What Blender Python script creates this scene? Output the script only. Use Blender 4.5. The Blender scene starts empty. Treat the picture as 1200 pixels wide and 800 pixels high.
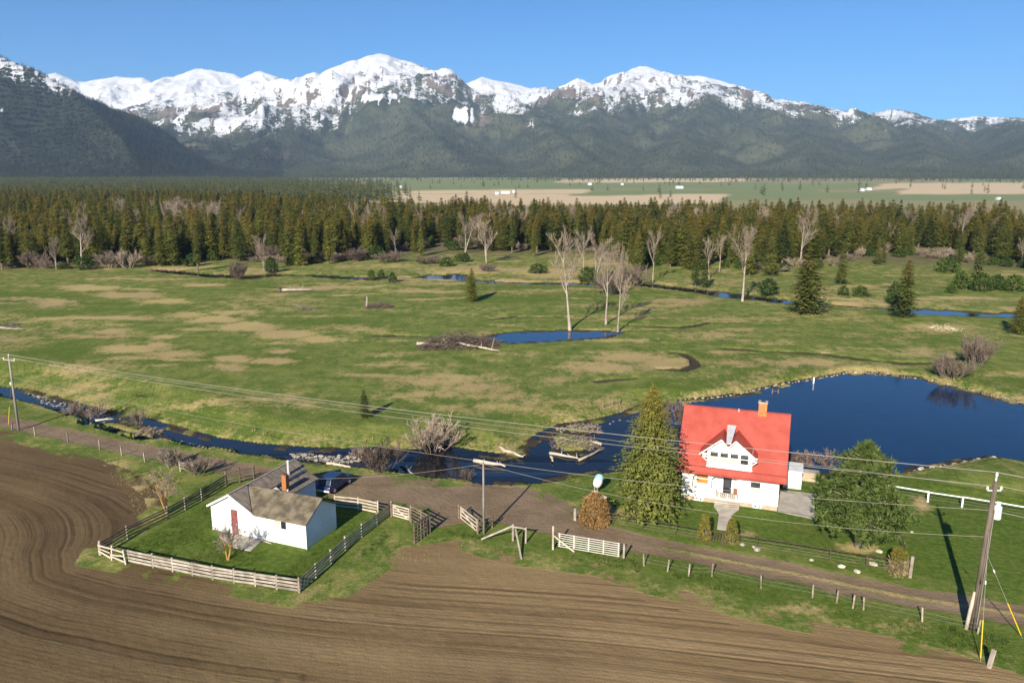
import bpy, math, random
import numpy as np
from mathutils import Vector, Matrix

# ------------------------------------------------------------------ camera
SC = bpy.context.scene
COL = SC.collection
F_PX, CAM_H, HOR = 930.0, 34.0, 200.0
PITCH = math.atan((400 - HOR) / F_PX)
cam_d = bpy.data.cameras.new("camera")
cam_d.sensor_width = 36.0
cam_d.lens = 36.0 * F_PX / 1200.0
cam_d.clip_start = 0.5
cam_d.clip_end = 60000.0
cam_o = bpy.data.objects.new("camera", cam_d)
COL.objects.link(cam_o)
cam_o.location = (0, 0, CAM_H)
cam_o.rotation_euler = (math.pi / 2 - PITCH, 0, 0)
SC.camera = cam_o

# ------------------------------------------------------------------ light
SUN_EL, SUN_AZ = math.radians(27.0), math.radians(21.5)   # shadows run away from the viewer, to the right
w = bpy.data.worlds.new("World"); SC.world = w; w.use_nodes = True
wn = w.node_tree.nodes; wl = w.node_tree.links
bg = wn["Background"]
sky = wn.new("ShaderNodeTexSky"); sky.sky_type = 'NISHITA'; sky.sun_disc = False
sky.sun_elevation = SUN_EL; sky.sun_rotation = math.pi + SUN_AZ
sky.altitude = 1000.0; sky.air_density = 0.8; sky.dust_density = 0.0; sky.ozone_density = 1.6
tint = wn.new("ShaderNodeMix"); tint.data_type = 'RGBA'; tint.blend_type = 'MULTIPLY'; tint.inputs[0].default_value = 1.0
wl.new(sky.outputs[0], tint.inputs[6]); tint.inputs[7].default_value = (0.27, 0.66, 1.0, 1)   # clear, deep spring sky
wl.new(tint.outputs[2], bg.inputs[0]); bg.inputs[1].default_value = 0.068
sun_d = bpy.data.lights.new("sun", 'SUN'); sun_d.energy = 5.0; sun_d.angle = math.radians(0.5)
sun_d.color = (1.0, 0.90, 0.74)
sun_o = bpy.data.objects.new("sun", sun_d); COL.objects.link(sun_o)
_sd = Vector((math.sin(SUN_AZ) * math.cos(SUN_EL), math.cos(SUN_AZ) * math.cos(SUN_EL), -math.sin(SUN_EL)))
sun_o.rotation_euler = _sd.to_track_quat('-Z', 'Y').to_euler()
sun_o.location = (-40, -100, 120)
SC.view_settings.view_transform = 'Standard'; SC.view_settings.look = 'None'
SC.view_settings.exposure = 0.9; SC.view_settings.gamma = 1.0
SC.view_settings.use_curve_mapping = False
SC.cycles.max_bounces = 6; SC.cycles.transparent_max_bounces = 12
SC.cycles.use_denoising = True

# ------------------------------------------------------------------ helpers
def P(x, y, z=0.0):
    """point of the world at height z that lies under photo pixel (x, y)"""
    a = (x - 600) / F_PX; b = (400 - y) / F_PX
    r = (a, math.cos(PITCH) + b * math.sin(PITCH), -math.sin(PITCH) + b * math.cos(PITCH))
    t = (z - CAM_H) / r[2]
    return Vector((r[0] * t, r[1] * t, z))

def pix(X, Y, Z):
    zc = Y * math.cos(PITCH) - (Z - CAM_H) * math.sin(PITCH)
    yc = Y * math.sin(PITCH) + (Z - CAM_H) * math.cos(PITCH)
    return 600 + F_PX * X / zc, 400 - F_PX * yc / zc

def height_to(b, ytop):
    lo, hi = 0.0, 60.0
    for _ in range(40):
        m = (lo + hi) / 2
        if pix(b[0], b[1], b[2] + m)[1] > ytop: lo = m
        else: hi = m
    return lo

def hashn(ix, iy, seed):
    h = (ix.astype(np.int64) * 374761393 + iy.astype(np.int64) * 668265263 + seed * 1442695041) & 0xFFFFFFFF
    h = ((h ^ (h >> 13)) * 1274126177) & 0xFFFFFFFF
    h = h ^ (h >> 16)
    return (h & 0xFFFFFF) / float(0xFFFFFF)

def vnoise(x, y, seed=0):
    x = np.asarray(x, float); y = np.asarray(y, float)
    ix = np.floor(x); iy = np.floor(y); fx = x - ix; fy = y - iy
    fx = fx * fx * fx * (fx * (fx * 6 - 15) + 10); fy = fy * fy * fy * (fy * (fy * 6 - 15) + 10)
    a = hashn(ix, iy, seed); b = hashn(ix + 1, iy, seed); c = hashn(ix, iy + 1, seed); d = hashn(ix + 1, iy + 1, seed)
    return (a + (b - a) * fx) * (1 - fy) + (c + (d - c) * fx) * fy

def fbm(x, y, octs=4, seed=0, gain=0.5):
    s = 0; amp = 1.0; tot = 0; fr = 1.0
    for o in range(octs):
        s = s + amp * vnoise(x * fr + 17.3 * o, y * fr - 9.1 * o, seed + o); tot += amp; amp *= gain; fr *= 2.03
    return s / tot

def ridged(x, y, octs=4, seed=0):
    s = 0; amp = 1.0; tot = 0; fr = 1.0
    for o in range(octs):
        s = s + amp * (1 - np.abs(2 * vnoise(x * fr + 31.7 * o, y * fr + 5.9 * o, seed + o) - 1)); tot += amp; amp *= 0.5; fr *= 2.07
    return s / tot

def sstep(a, b, x):
    t = np.clip((x - a) / (b - a), 0, 1)
    return t * t * (3 - 2 * t)

def poly_sd(X, Y, poly, margin=30.0):
    """signed distance to a polygon, positive inside; far points get -margin"""
    pl = np.array([(p[0], p[1]) for p in poly])
    out = np.full(X.shape, -margin)
    m = (X > pl[:, 0].min() - margin) & (X < pl[:, 0].max() + margin) & (Y > pl[:, 1].min() - margin) & (Y < pl[:, 1].max() + margin)
    x = X[m]; y = Y[m]
    d = np.full(x.shape, 1e18); ins = np.zeros(x.shape, bool)
    n = len(pl)
    for i in range(n):
        ax, ay = pl[i]; bx, by = pl[(i + 1) % n]
        ex, ey = bx - ax, by - ay; L = ex * ex + ey * ey + 1e-12
        t = np.clip(((x - ax) * ex + (y - ay) * ey) / L, 0, 1)
        d = np.minimum(d, (x - ax - t * ex) ** 2 + (y - ay - t * ey) ** 2)
        if ay != by:
            c = ((ay > y) != (by > y)) & (x < (bx - ax) * (y - ay) / (by - ay) + ax)
            ins ^= c
    d = np.sqrt(d); out[m] = np.where(ins, d, -np.minimum(d, margin))
    return out

def line_d(X, Y, pts, margin=1e9):
    d = np.full(X.shape, 1e18)
    for (ax, ay), (bx, by) in zip([(p[0], p[1]) for p in pts[:-1]], [(p[0], p[1]) for p in pts[1:]]):
        ex, ey = bx - ax, by - ay; L = ex * ex + ey * ey + 1e-12
        t = np.clip(((X - ax) * ex + (Y - ay) * ey) / L, 0, 1)
        d = np.minimum(d, (X - ax - t * ex) ** 2 + (Y - ay - t * ey) ** 2)
    return np.sqrt(d)

class MB:
    """collects faces, then links them as one mesh object"""
    def __init__(s): s.v = []; s.f = []; s.m = []
    def face(s, pts, mi=0):
        n = len(s.v); s.v += [tuple(p) for p in pts]; s.f.append(tuple(range(n, n + len(pts)))); s.m.append(mi)
    def box(s, x0, x1, y0, y1, z0, z1, mi=0):
        n = len(s.v)
        s.v += [(x0, y0, z0), (x1, y0, z0), (x1, y1, z0), (x0, y1, z0), (x0, y0, z1), (x1, y0, z1), (x1, y1, z1), (x0, y1, z1)]
        for q in ((0, 3, 2, 1), (4, 5, 6, 7), (0, 1, 5, 4), (1, 2, 6, 5), (2, 3, 7, 6), (3, 0, 4, 7)):
            s.f.append(tuple(n + i for i in q)); s.m.append(mi)
    def beam(s, p, q, wd, ht, mi=0, up=(0, 0, 1)):
        p = Vector(p); q = Vector(q); d = (q - p).normalized(); u = Vector(up)
        if abs(d.dot(u)) > 0.98: u = Vector((0, 1, 0))
        sx = d.cross(u).normalized() * (wd / 2); sz = sx.cross(d).normalized() * (ht / 2)
        n = len(s.v)
        for c in (p, q):
            for a, b in ((-1, -1), (1, -1), (1, 1), (-1, 1)): s.v.append(tuple(c + sx * a + sz * b))
        for k in ((0, 1, 2, 3), (7, 6, 5, 4), (0, 4, 5, 1), (1, 5, 6, 2), (2, 6, 7, 3), (3, 7, 4, 0)):
            s.f.append(tuple(n + i for i in k)); s.m.append(mi)
    def tube(s, pts, radii, sides=6, mi=0, cap=True):
        pts = [Vector(p) for p in pts]; base = len(s.v)
        for i, p in enumerate(pts):
            d = (pts[min(i + 1, len(pts) - 1)] - pts[max(i - 1, 0)])
            d = d.normalized() if d.length > 1e-9 else Vector((0, 0, 1))
            a = d.cross(Vector((0.31, 0.95, 0.03)))
            if a.length < 0.05: a = d.cross(Vector((1, 0, 0)))
            a.normalize(); b = d.cross(a)
            for k in range(sides):
                t = 2 * math.pi * k / sides
                s.v.append(tuple(p + (a * math.cos(t) + b * math.sin(t)) * radii[i]))
        for i in range(len(pts) - 1):
            for k in range(sides):
                k2 = (k + 1) % sides
                s.f.append((base + i * sides + k, base + i * sides + k2, base + (i + 1) * sides + k2, base + (i + 1) * sides + k)); s.m.append(mi)
        if cap:
            s.f.append(tuple(base + k for k in range(sides))[::-1]); s.m.append(mi)
            s.f.append(tuple(base + (len(pts) - 1) * sides + k for k in range(sides))); s.m.append(mi)
    def lathe(s, prof, sides=12, c=(0, 0, 0), mi=0):
        base = len(s.v); n = len(prof)
        for r, z in prof:
            for k in range(sides):
                t = 2 * math.pi * k / sides
                s.v.append((c[0] + r * math.cos(t), c[1] + r * math.sin(t), c[2] + z))
        for i in range(n - 1):
            for k in range(sides):
                k2 = (k + 1) % sides
                s.f.append((base + i * sides + k, base + i * sides + k2, base + (i + 1) * sides + k2, base + (i + 1) * sides + k)); s.m.append(mi)
        s.f.append(tuple(base + k for k in range(sides))[::-1]); s.m.append(mi)
        s.f.append(tuple(base + (n - 1) * sides + k for k in range(sides))); s.m.append(mi)
    def prism(s, outline, p0, p1, mi=0, axis='y'):
        """outline in (x,z) extruded along y from p0 to p1 (or in (y,z) along x, or (x,y) along z)"""
        def at(a, b, t):
            return {'y': (a, t, b), 'x': (t, a, b), 'z': (a, b, t)}[axis]
        n = len(s.v); k = len(outline)
        s.v += [at(a, b, p0) for a, b in outline] + [at(a, b, p1) for a, b in outline]
        s.f.append(tuple(range(n, n + k))); s.m.append(mi)
        s.f.append(tuple(range(n + k, n + 2 * k))[::-1]); s.m.append(mi)
        for i in range(k):
            j = (i + 1) % k
            s.f.append((n + i, n + j, n + k + j, n + k + i)); s.m.append(mi)
    def mesh(s, name, mats, smooth=False):
        me = bpy.data.meshes.new(name); me.from_pydata(s.v, [], s.f)
        for m in (mats if isinstance(mats, (list, tuple)) else [mats]): me.materials.append(m)
        if any(s.m): me.polygons.foreach_set('material_index', s.m)
        if smooth: me.polygons.foreach_set('use_smooth', [True] * len(s.f))
        me.update()
        return me
    def build(s, name, mats, parent=None, smooth=False, fix=True):
        me = s.mesh(name, mats, smooth)
        if fix:
            import bmesh
            bm = bmesh.new(); bm.from_mesh(me); bmesh.ops.recalc_face_normals(bm, faces=bm.faces); bm.to_mesh(me); bm.free()
        return link(name, me, parent)

def link(name, me, parent=None, loc=None):
    o = bpy.data.objects.new(name, me); COL.objects.link(o)
    if parent is not None: o.parent = parent
    if loc is not None: o.location = loc
    return o

def tag(o, label=None, cat=None, group=None, kind=None):
    if label: o['label'] = label
    if cat: o['category'] = cat
    if group: o['group'] = group
    if kind: o['kind'] = kind
    return o

def thing(name, loc, rz=0.0, label=None, cat=None, group=None):
    o = bpy.data.objects.new(name, None); COL.objects.link(o)
    o.location = loc; o.rotation_euler = (0, 0, rz); o.empty_display_size = 0.2
    return tag(o, label, cat, group)

def kids(o): return [c for c in bpy.data.objects if c.parent == o]

def copy_tree(o, loc, rz=0.0, sc=1.0, label=None, group=None, children=None):
    r = o.copy(); COL.objects.link(r); r.location = loc; r.rotation_euler = (0, 0, rz)
    r.scale = (sc, sc, sc) if not isinstance(sc, tuple) else sc
    if label: r['label'] = label
    if group: r['group'] = group
    for c in (children or []):
        k = c.copy(); COL.objects.link(k); k.parent = r
    return r

# ------------------------------------------------------------------ materials
def nodes_of(name):
    m = bpy.data.materials.new(name); m.use_nodes = True
    nt = m.node_tree; b = nt.nodes['Principled BSDF']
    return m, nt, b

class N:
    """small node-graph writer"""
    def __init__(s, nt): s.nt = nt
    def new(s, t, **k):
        n = s.nt.nodes.new(t)
        for a, v in k.items(): setattr(n, a, v)
        return n
    def put(s, sock, v):
        if hasattr(v, 'node'): s.nt.links.new(v, sock)
        elif isinstance(v, (tuple, list)) and len(v) == 3 and sock.type == 'RGBA': sock.default_value = (*v, 1)
        else: sock.default_value = v
    def coord(s, kind='Object'): return s.new('ShaderNodeTexCoord').outputs[kind]
    def pos(s): return s.new('ShaderNodeNewGeometry').outputs['Position']
    def attr(s, name): return s.new('ShaderNodeAttribute', attribute_name=name).outputs['Fac']
    def noise(s, vec, scale, detail=4, rough=0.55, dist=0.0):
        n = s.new('ShaderNodeTexNoise'); s.put(n.inputs['Vector'], vec); n.inputs['Scale'].default_value = scale
        n.inputs['Detail'].default_value = detail; n.inputs['Roughness'].default_value = rough; n.inputs['Distortion'].default_value = dist
        return n.outputs['Fac']
    def mapv(s, vec, scale=(1, 1, 1), rot=(0, 0, 0)):
        n = s.new('ShaderNodeMapping'); s.put(n.inputs['Vector'], vec); n.inputs['Scale'].default_value = scale; n.inputs['Rotation'].default_value = rot
        return n.outputs[0]
    def ramp(s, fac, a, b, lo=0.0, hi=1.0):
        n = s.new('ShaderNodeMapRange', interpolation_type='SMOOTHSTEP'); s.put(n.inputs[0], fac)
        n.inputs[1].default_value = a; n.inputs[2].default_value = b; n.inputs[3].default_value = lo; n.inputs[4].default_value = hi
        return n.outputs[0]
    def mix(s, fac, a, b, mode='MIX'):
        n = s.new('ShaderNodeMix', data_type='RGBA', blend_type=mode); s.put(n.inputs[0], fac); s.put(n.inputs[6], a); s.put(n.inputs[7], b)
        return n.outputs[2]
    def math(s, op, a, b=0.0, c=None):
        n = s.new('ShaderNodeMath', operation=op); s.put(n.inputs[0], a); s.put(n.inputs[1], b)
        if c is not None: s.put(n.inputs[2], c)
        return n.outputs[0]
    def bump(s, h, strength, dist=0.1):
        n = s.new('ShaderNodeBump'); s.put(n.inputs['Height'], h); n.inputs['Strength'].default_value = strength; n.inputs['Distance'].default_value = dist
        return n.outputs[0]

def simple(name, c1, c2, scale=3.0, rough=0.8, bump=0.0, stretch=(1, 1, 1), lo=0.3, hi=0.7, spec=0.3, metal=0.0, detail=5, rnd=0.0):
    m, nt, b = nodes_of(name); g = N(nt)
    v = g.mapv(g.coord('Object'), stretch)
    n = g.noise(v, scale, detail)
    c = g.mix(g.ramp(n, lo, hi), c1, c2)
    if rnd:
        oi = g.new('ShaderNodeObjectInfo').outputs['Random']
        c = g.mix(1.0, c, g.mix(oi, (1 - rnd,) * 3, (1 + rnd,) * 3), 'MULTIPLY')
    g.put(b.inputs['Base Color'], c); b.inputs['Roughness'].default_value = rough
    b.inputs['Specular IOR Level'].default_value = spec; b.inputs['Metallic'].default_value = metal
    if bump: g.put(b.inputs['Normal'], g.bump(g.noise(v, scale * 4, 4), bump, 0.05))
    return m

def foliage(name, dark, light, tip=None, tipamt=0.0, nscale=0.9, transl=0.18, tip0=0.45):
    m, nt, b = nodes_of(name); g = N(nt)
    oc = g.coord('Object'); oi = g.new('ShaderNodeObjectInfo')
    n = g.noise(oc, nscale, 3, 0.6); n2 = g.noise(oc, nscale * 5, 2, 0.5)
    f = g.ramp(g.math('ADD', g.math('MULTIPLY', n, 0.6), g.math('MULTIPLY', n2, 0.4)), 0.35, 0.65)
    c = g.mix(f, dark, light)
    r = oi.outputs['Random']
    c = g.mix(1.0, c, g.mix(r, (0.60, 0.70, 0.75), (1.36, 1.24, 1.0)), 'MULTIPLY')
    if tip:
        gz = g.new('ShaderNodeSeparateXYZ'); g.put(gz.inputs[0], g.coord('Generated'))
        tf = g.math('MULTIPLY', g.ramp(gz.outputs[2], tip0, 1.0), g.ramp(n2, 0.3, 0.62))
        rr = g.math('FRACT', g.math('MULTIPLY', r, 7.31))
        c = g.mix(g.math('MULTIPLY', tf, g.math('MULTIPLY', g.ramp(rr, 0.05, 0.9), tipamt)), c, tip)
    g.put(b.inputs['Base Color'], c); b.inputs['Roughness'].default_value = 0.75; b.inputs['Specular IOR Level'].default_value = 0.15
    t = g.new('ShaderNodeBsdfTranslucent'); g.put(t.inputs[0], c)
    ms = g.new('ShaderNodeMixShader'); ms.inputs[0].default_value = transl
    nt.links.new(b.outputs[0], ms.inputs[1]); nt.links.new(t.outputs[0], ms.inputs[2])
    nt.links.new(ms.outputs[0], nt.nodes['Material Output'].inputs[0])
    return m

M = {}
M['bark'] = simple('bark', (0.10, 0.075, 0.055), (0.19, 0.15, 0.11), 6, 0.9, 0.4, (1, 1, 0.3))
M['pale_bark'] = simple('pale_bark', (0.23, 0.19, 0.155), (0.40, 0.34, 0.28), 2, 0.85, 0.3, (1, 1, 0.4), rnd=0.2)
M['grey_bark'] = simple('grey_bark', (0.17, 0.14, 0.12), (0.30, 0.26, 0.22), 2, 0.9, 0.3, rnd=0.2)
M['purple_twig'] = simple('purple_twig', (0.10, 0.075, 0.063), (0.19, 0.143, 0.118), 1.5, 0.9, rnd=0.25)
M['tan_twig'] = simple('tan_twig', (0.19, 0.145, 0.11), (0.33, 0.265, 0.205), 1.5, 0.9, rnd=0.2)
M['orange_twig'] = simple('orange_twig', (0.28, 0.15, 0.045), (0.42, 0.25, 0.08), 1.5, 0.9)
M['shaded_fir'] = foliage('shaded_fir', (0.022, 0.036, 0.022), (0.058, 0.078, 0.040), None, 0, 0.5)  # firs of the left hill, its shade put into their colour
M['far_fir'] = foliage('far_fir', (0.070, 0.100, 0.045), (0.150, 0.185, 0.080), None, 0, 0.5)
M['fir'] = foliage('fir', (0.075, 0.100, 0.028), (0.225, 0.240, 0.060), (0.42, 0.26, 0.055), 0.75, transl=0.32)
M['pinegreen'] = foliage('pinegreen', (0.070, 0.108, 0.020), (0.215, 0.245, 0.068), None, 0, 1.3)
M['spruce'] = foliage('spruce', (0.066, 0.096, 0.026), (0.20, 0.225, 0.062), (0.42, 0.27, 0.05), 0.75, 1.2, tip0=0.5)
M['juniper'] = foliage('juniper', (0.035, 0.07, 0.015), (0.085, 0.13, 0.030), None, 0, 1.0)
M['yellow_shrub'] = foliage('yellow_shrub', (0.12, 0.12, 0.02), (0.26, 0.22, 0.05), None, 0, 2.0)
M['hay'] = simple('hay', (0.18, 0.145, 0.07), (0.33, 0.27, 0.14), 1.2, 0.95, rnd=0.2)
M['white'] = simple('white_paint', (0.77, 0.77, 0.75), (0.84, 0.84, 0.82), 1.5, 0.6, 0.05)
M['shedwhite'] = simple('white_siding', (0.72, 0.72, 0.70), (0.83, 0.83, 0.81), 0.7, 0.7, 0.1)
M['red_roof'] = simple('red_metal', (0.35, 0.060, 0.042), (0.43, 0.088, 0.064), 0.7, 0.5, 0.02, spec=0.4)
M['galv'] = simple('galvanised', (0.55, 0.56, 0.56), (0.70, 0.71, 0.71), 1.5, 0.45, 0, metal=0.2)
M['brick'] = simple('brick_orange', (0.30, 0.11, 0.045), (0.52, 0.22, 0.08), 6, 0.9, 0.3, rnd=0.3)
M['concrete'] = simple('concrete', (0.33, 0.29, 0.24), (0.47, 0.43, 0.37), 0.9, 0.9, 0.2)
M['tanwall'] = simple('tan_concrete', (0.38, 0.29, 0.21), (0.48, 0.38, 0.28), 2, 0.9, 0.2)
M['shingle'] = simple('wood_shingle', (0.13, 0.105, 0.085), (0.30, 0.25, 0.20), 1.6, 0.95, 0.4, (0.5, 4, 1))
M['shingle_moss'] = simple('mossy_shingle', (0.10, 0.085, 0.06), (0.23, 0.19, 0.13), 1.1, 0.95, 0.6, lo=0.35, hi=0.65)
M['greywood'] = simple('weathered_wood', (0.22, 0.185, 0.15), (0.42, 0.37, 0.315), 1.3, 0.9, 0.3, (1, 1, 1), rnd=0.2)
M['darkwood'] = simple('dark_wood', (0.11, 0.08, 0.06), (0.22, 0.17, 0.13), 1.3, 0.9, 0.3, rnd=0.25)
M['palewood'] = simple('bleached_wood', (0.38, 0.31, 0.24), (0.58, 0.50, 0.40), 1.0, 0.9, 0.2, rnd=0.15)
M['polewood'] = simple('pole_wood', (0.085, 0.066, 0.052), (0.175, 0.14, 0.11), 2.0, 0.9, 0.3, (3, 3, 0.3))
M['polegrey'] = simple('grey_pole_wood', (0.19, 0.165, 0.14), (0.31, 0.28, 0.245), 2.0, 0.9, 0.3, (3, 3, 0.3))
M['reddoor'] = simple('dark_red_paint', (0.16, 0.05, 0.05), (0.24, 0.09, 0.085), 3, 0.6)
M['dark'] = simple('dark_opening', (0.012, 0.012, 0.014), (0.03, 0.03, 0.035), 3, 0.5)
M['ochre'] = simple('ochre_blind', (0.36, 0.16, 0.03), (0.48, 0.24, 0.06), 3, 0.7)
M['glass'] = simple('window_glass', (0.03, 0.035, 0.04), (0.06, 0.065, 0.07), 1.0, 0.06, spec=0.6)
M['blind'] = simple('pale_blind', (0.42, 0.43, 0.36), (0.5, 0.5, 0.43), 2.0, 0.5)
M['wire'] = simple('power_wire', (0.34, 0.31, 0.27), (0.42, 0.39, 0.34), 1.0, 0.45, metal=0.3)
M['darkmetal'] = simple('rusty_metal', (0.05, 0.035, 0.03), (0.10, 0.07, 0.055), 2.0, 0.7)
M['thinwire'] = simple('fence_wire', (0.16, 0.14, 0.12), (0.22, 0.2, 0.17), 2.0, 0.6)
M['steel'] = simple('gate_steel', (0.55, 0.52, 0.46), (0.68, 0.65, 0.58), 2.0, 0.5, metal=0.1)
M['yellow'] = simple('yellow_plastic', (0.75, 0.45, 0.02), (0.82, 0.52, 0.04), 2.0, 0.5)
M['bluegrey'] = simple('pale_grey_paint', (0.55, 0.62, 0.66), (0.64, 0.70, 0.73), 1.0, 0.4)
M['carblue'] = simple('blue_car_paint', (0.012, 0.035, 0.10), (0.015, 0.04, 0.12), 0.6, 0.18, spec=0.6)
M['tyre'] = simple('tyre_rubber', (0.015, 0.015, 0.015), (0.03, 0.03, 0.03), 4, 0.85)
M['lamp'] = simple('lamp_lens', (0.6, 0.62, 0.62), (0.7, 0.7, 0.7), 4, 0.2)
M['tankblue'] = simple('pale_blue_cap', (0.12, 0.42, 0.58), (0.45, 0.68, 0.74), 0.9, 0.4)
M['tankwhite'] = simple('tank_white', (0.70, 0.64, 0.64), (0.82, 0.78, 0.78), 1.2, 0.5)
M['postwood'] = simple('post_wood', (0.17, 0.135, 0.10), (0.36, 0.30, 0.24), 1.3, 0.9, 0.3, rnd=0.3)
M['rust'] = simple('rusty_stalks', (0.17, 0.095, 0.032), (0.36, 0.21, 0.075), 1.2, 0.95)
M['rock'] = simple('pale_rock', (0.30, 0.26, 0.21), (0.55, 0.50, 0.43), 1.0, 0.9, 0.3, rnd=0.25)
M['greyrock'] = simple('river_stone', (0.10, 0.09, 0.08), (0.46, 0.42, 0.36), 0.9, 0.8, 0.3)
M['brownchair'] = simple('brown_wood', (0.22, 0.08, 0.03), (0.32, 0.13, 0.06), 2, 0.6)

def ground_material():
    m, nt, b = nodes_of('ground'); g = N(nt); p = g.pos()
    soil, road, lawn, dry, mud, straw, crop, u, woods, tread = [g.attr(k) for k in ('soil', 'road', 'lawn', 'dry', 'mud', 'straw', 'crop', 'furrow', 'woods', 'tread')]
    big = g.noise(p, 0.035, 5, 0.6); mid = g.noise(p, 0.22, 5, 0.65); fine = g.noise(p, 1.7, 4, 0.7); vfine = g.noise(p, 6.0, 3, 0.7)
    grass = g.mix(g.ramp(mid, 0.38, 0.62), (0.080, 0.134, 0.017), (0.168, 0.200, 0.040))
    grass = g.mix(g.ramp(fine, 0.40, 0.72, 0, 0.6), grass, (0.21, 0.205, 0.085))
    grass = g.mix(g.ramp(vfine, 0.50, 0.75, 0, 0.55), grass, (0.028, 0.055, 0.012))
    tus = g.noise(g.mapv(p, (1, 0.6, 1)), 0.6, 4, 0.75)
    grass = g.mix(g.ramp(tus, 0.50, 0.68, 0, 0.75), grass, (0.235, 0.215, 0.075))
    grass = g.mix(g.ramp(tus, 0.46, 0.30, 0, 0.7), grass, (0.050, 0.088, 0.016))
    lw = g.mix(g.ramp(fine, 0.35, 0.7), (0.062, 0.112, 0.014), (0.128, 0.166, 0.029))
    lw = g.mix(g.ramp(mid, 0.5, 0.75, 0, 0.5), lw, (0.16, 0.155, 0.05))
    lw = g.mix(g.ramp(vfine, 0.5, 0.75, 0, 0.5), lw, (0.024, 0.056, 0.010))
    col = g.mix(lawn, grass, lw)
    # dead grass: patches from the attribute broken up by noise
    dn = g.math('ADD', dry, g.math('ADD', g.math('ADD', g.math('MULTIPLY', g.math('SUBTRACT', tus, 0.5), 1.2), g.math('MULTIPLY', g.math('SUBTRACT', mid, 0.5), 1.2)), g.math('MULTIPLY', g.math('SUBTRACT', fine, 0.5), 1.1)))
    dcol = g.mix(g.ramp(big, 0.35, 0.65), (0.40, 0.295, 0.145), (0.46, 0.375, 0.150))
    dcol = g.mix(g.ramp(vfine, 0.4, 0.7), dcol, (0.27, 0.205, 0.105))
    col = g.mix(g.ramp(dn, 0.22, 0.92), col, dcol)
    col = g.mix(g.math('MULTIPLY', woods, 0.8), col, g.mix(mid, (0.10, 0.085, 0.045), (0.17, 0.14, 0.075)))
    # far fields, paled by haze painted into their colours
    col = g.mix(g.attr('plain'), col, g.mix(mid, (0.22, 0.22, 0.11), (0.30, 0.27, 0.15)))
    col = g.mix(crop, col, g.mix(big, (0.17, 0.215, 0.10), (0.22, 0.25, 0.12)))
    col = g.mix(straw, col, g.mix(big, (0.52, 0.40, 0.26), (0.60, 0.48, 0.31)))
    # ploughed soil with harrow lines
    um = g.math('ADD', u, g.math('MULTIPLY', g.math('SUBTRACT', fine, 0.5), 0.12))
    s1 = g.math('SINE', g.math('MULTIPLY', um, 2 * math.pi / 0.42))
    s2n = g.new('ShaderNodeTexNoise', noise_dimensions='1D'); g.put(s2n.inputs['W'], um); s2n.inputs['Scale'].default_value = 0.4; s2n.inputs['Detail'].default_value = 1.5
    band = s2n.outputs['Fac']
    sc = g.mix(g.ramp(band, 0.15, 0.85), (0.205, 0.138, 0.066), (0.295, 0.208, 0.106))
    sc = g.mix(g.ramp(mid, 0.3, 0.75, 0, 0.45), sc, (0.285, 0.203, 0.106))
    sc = g.mix(g.math('MULTIPLY', g.ramp(s1, 0.0, 1.0, 0, 0.22), g.ramp(mid, 0.35, 0.7)), sc, (0.125, 0.080, 0.042))
    sc = g.mix(g.ramp(vfine, 0.5, 0.8, 0, 0.45), sc, (0.115, 0.075, 0.042))
    sc = g.mix(g.ramp(big, 0.42, 0.66, 0, 0.5), sc, (0.135, 0.088, 0.048))
    ln = g.new('ShaderNodeTexNoise', noise_dimensions='1D'); g.put(ln.inputs['W'], g.math('ADD', u, g.math('MULTIPLY', g.math('SUBTRACT', fine, 0.5), 0.05))); ln.inputs['Scale'].default_value = 1.1; ln.inputs['Detail'].default_value = 0
    cr = g.math('MULTIPLY', g.ramp(g.math('ABSOLUTE', g.math('SUBTRACT', ln.outputs['Fac'], 0.5)), 0.045, 0.012), g.ramp(g.noise(p, 0.09, 3, 0.6), 0.36, 0.60))
    sc = g.mix(g.math('MULTIPLY', cr, 0.55), sc, (0.075, 0.048, 0.026))
    sc = g.mix(1.0, sc, g.mix(g.attr('damp_vignette'), (1, 1, 1), (0.56, 0.56, 0.55)), 'MULTIPLY')
    sc = g.mix(g.math('MULTIPLY', tread, 0.9), sc, (0.050, 0.032, 0.019))
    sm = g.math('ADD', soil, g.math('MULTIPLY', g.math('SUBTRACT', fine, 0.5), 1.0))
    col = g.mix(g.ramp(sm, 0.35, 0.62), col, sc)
    # dirt road
    rc = g.mix(g.ramp(mid, 0.3, 0.7), (0.175, 0.125, 0.078), (0.245, 0.180, 0.118))
    rc = g.mix(g.ramp(fine, 0.5, 0.8, 0, 0.6), rc, (0.13, 0.10, 0.07))
    rm = g.math('ADD', road, g.math('ADD', g.math('MULTIPLY', g.math('SUBTRACT', fine, 0.5), 0.9), g.math('MULTIPLY', g.math('SUBTRACT', mid, 0.5), 0.4)))
    col = g.mix(g.ramp(rm, 0.34, 0.64), col, rc)
    mc = g.mix(fine, (0.030, 0.025, 0.018), (0.075, 0.06, 0.04))
    mm = g.math('ADD', mud, g.math('MULTIPLY', g.math('SUBTRACT', fine, 0.5), 0.7))
    col = g.mix(g.ramp(mm, 0.35, 0.7), col, mc)
    g.put(b.inputs['Base Color'], col); b.inputs['Roughness'].default_value = 0.95; b.inputs['Specular IOR Level'].default_value = 0.1
    h = g.math('ADD', g.math('MULTIPLY', fine, 0.30), g.math('MULTIPLY', vfine, 0.16))
    h = g.math('ADD', h, g.math('MULTIPLY', g.math('MULTIPLY', s1, soil), 0.012))
    h = g.math('MULTIPLY', h, g.math('SUBTRACT', 1.0, g.math('MULTIPLY', soil, 0.45)))
    g.put(b.inputs['Normal'], g.bump(h, 0.7, 0.6))
    return m
M['ground'] = ground_material()

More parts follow.
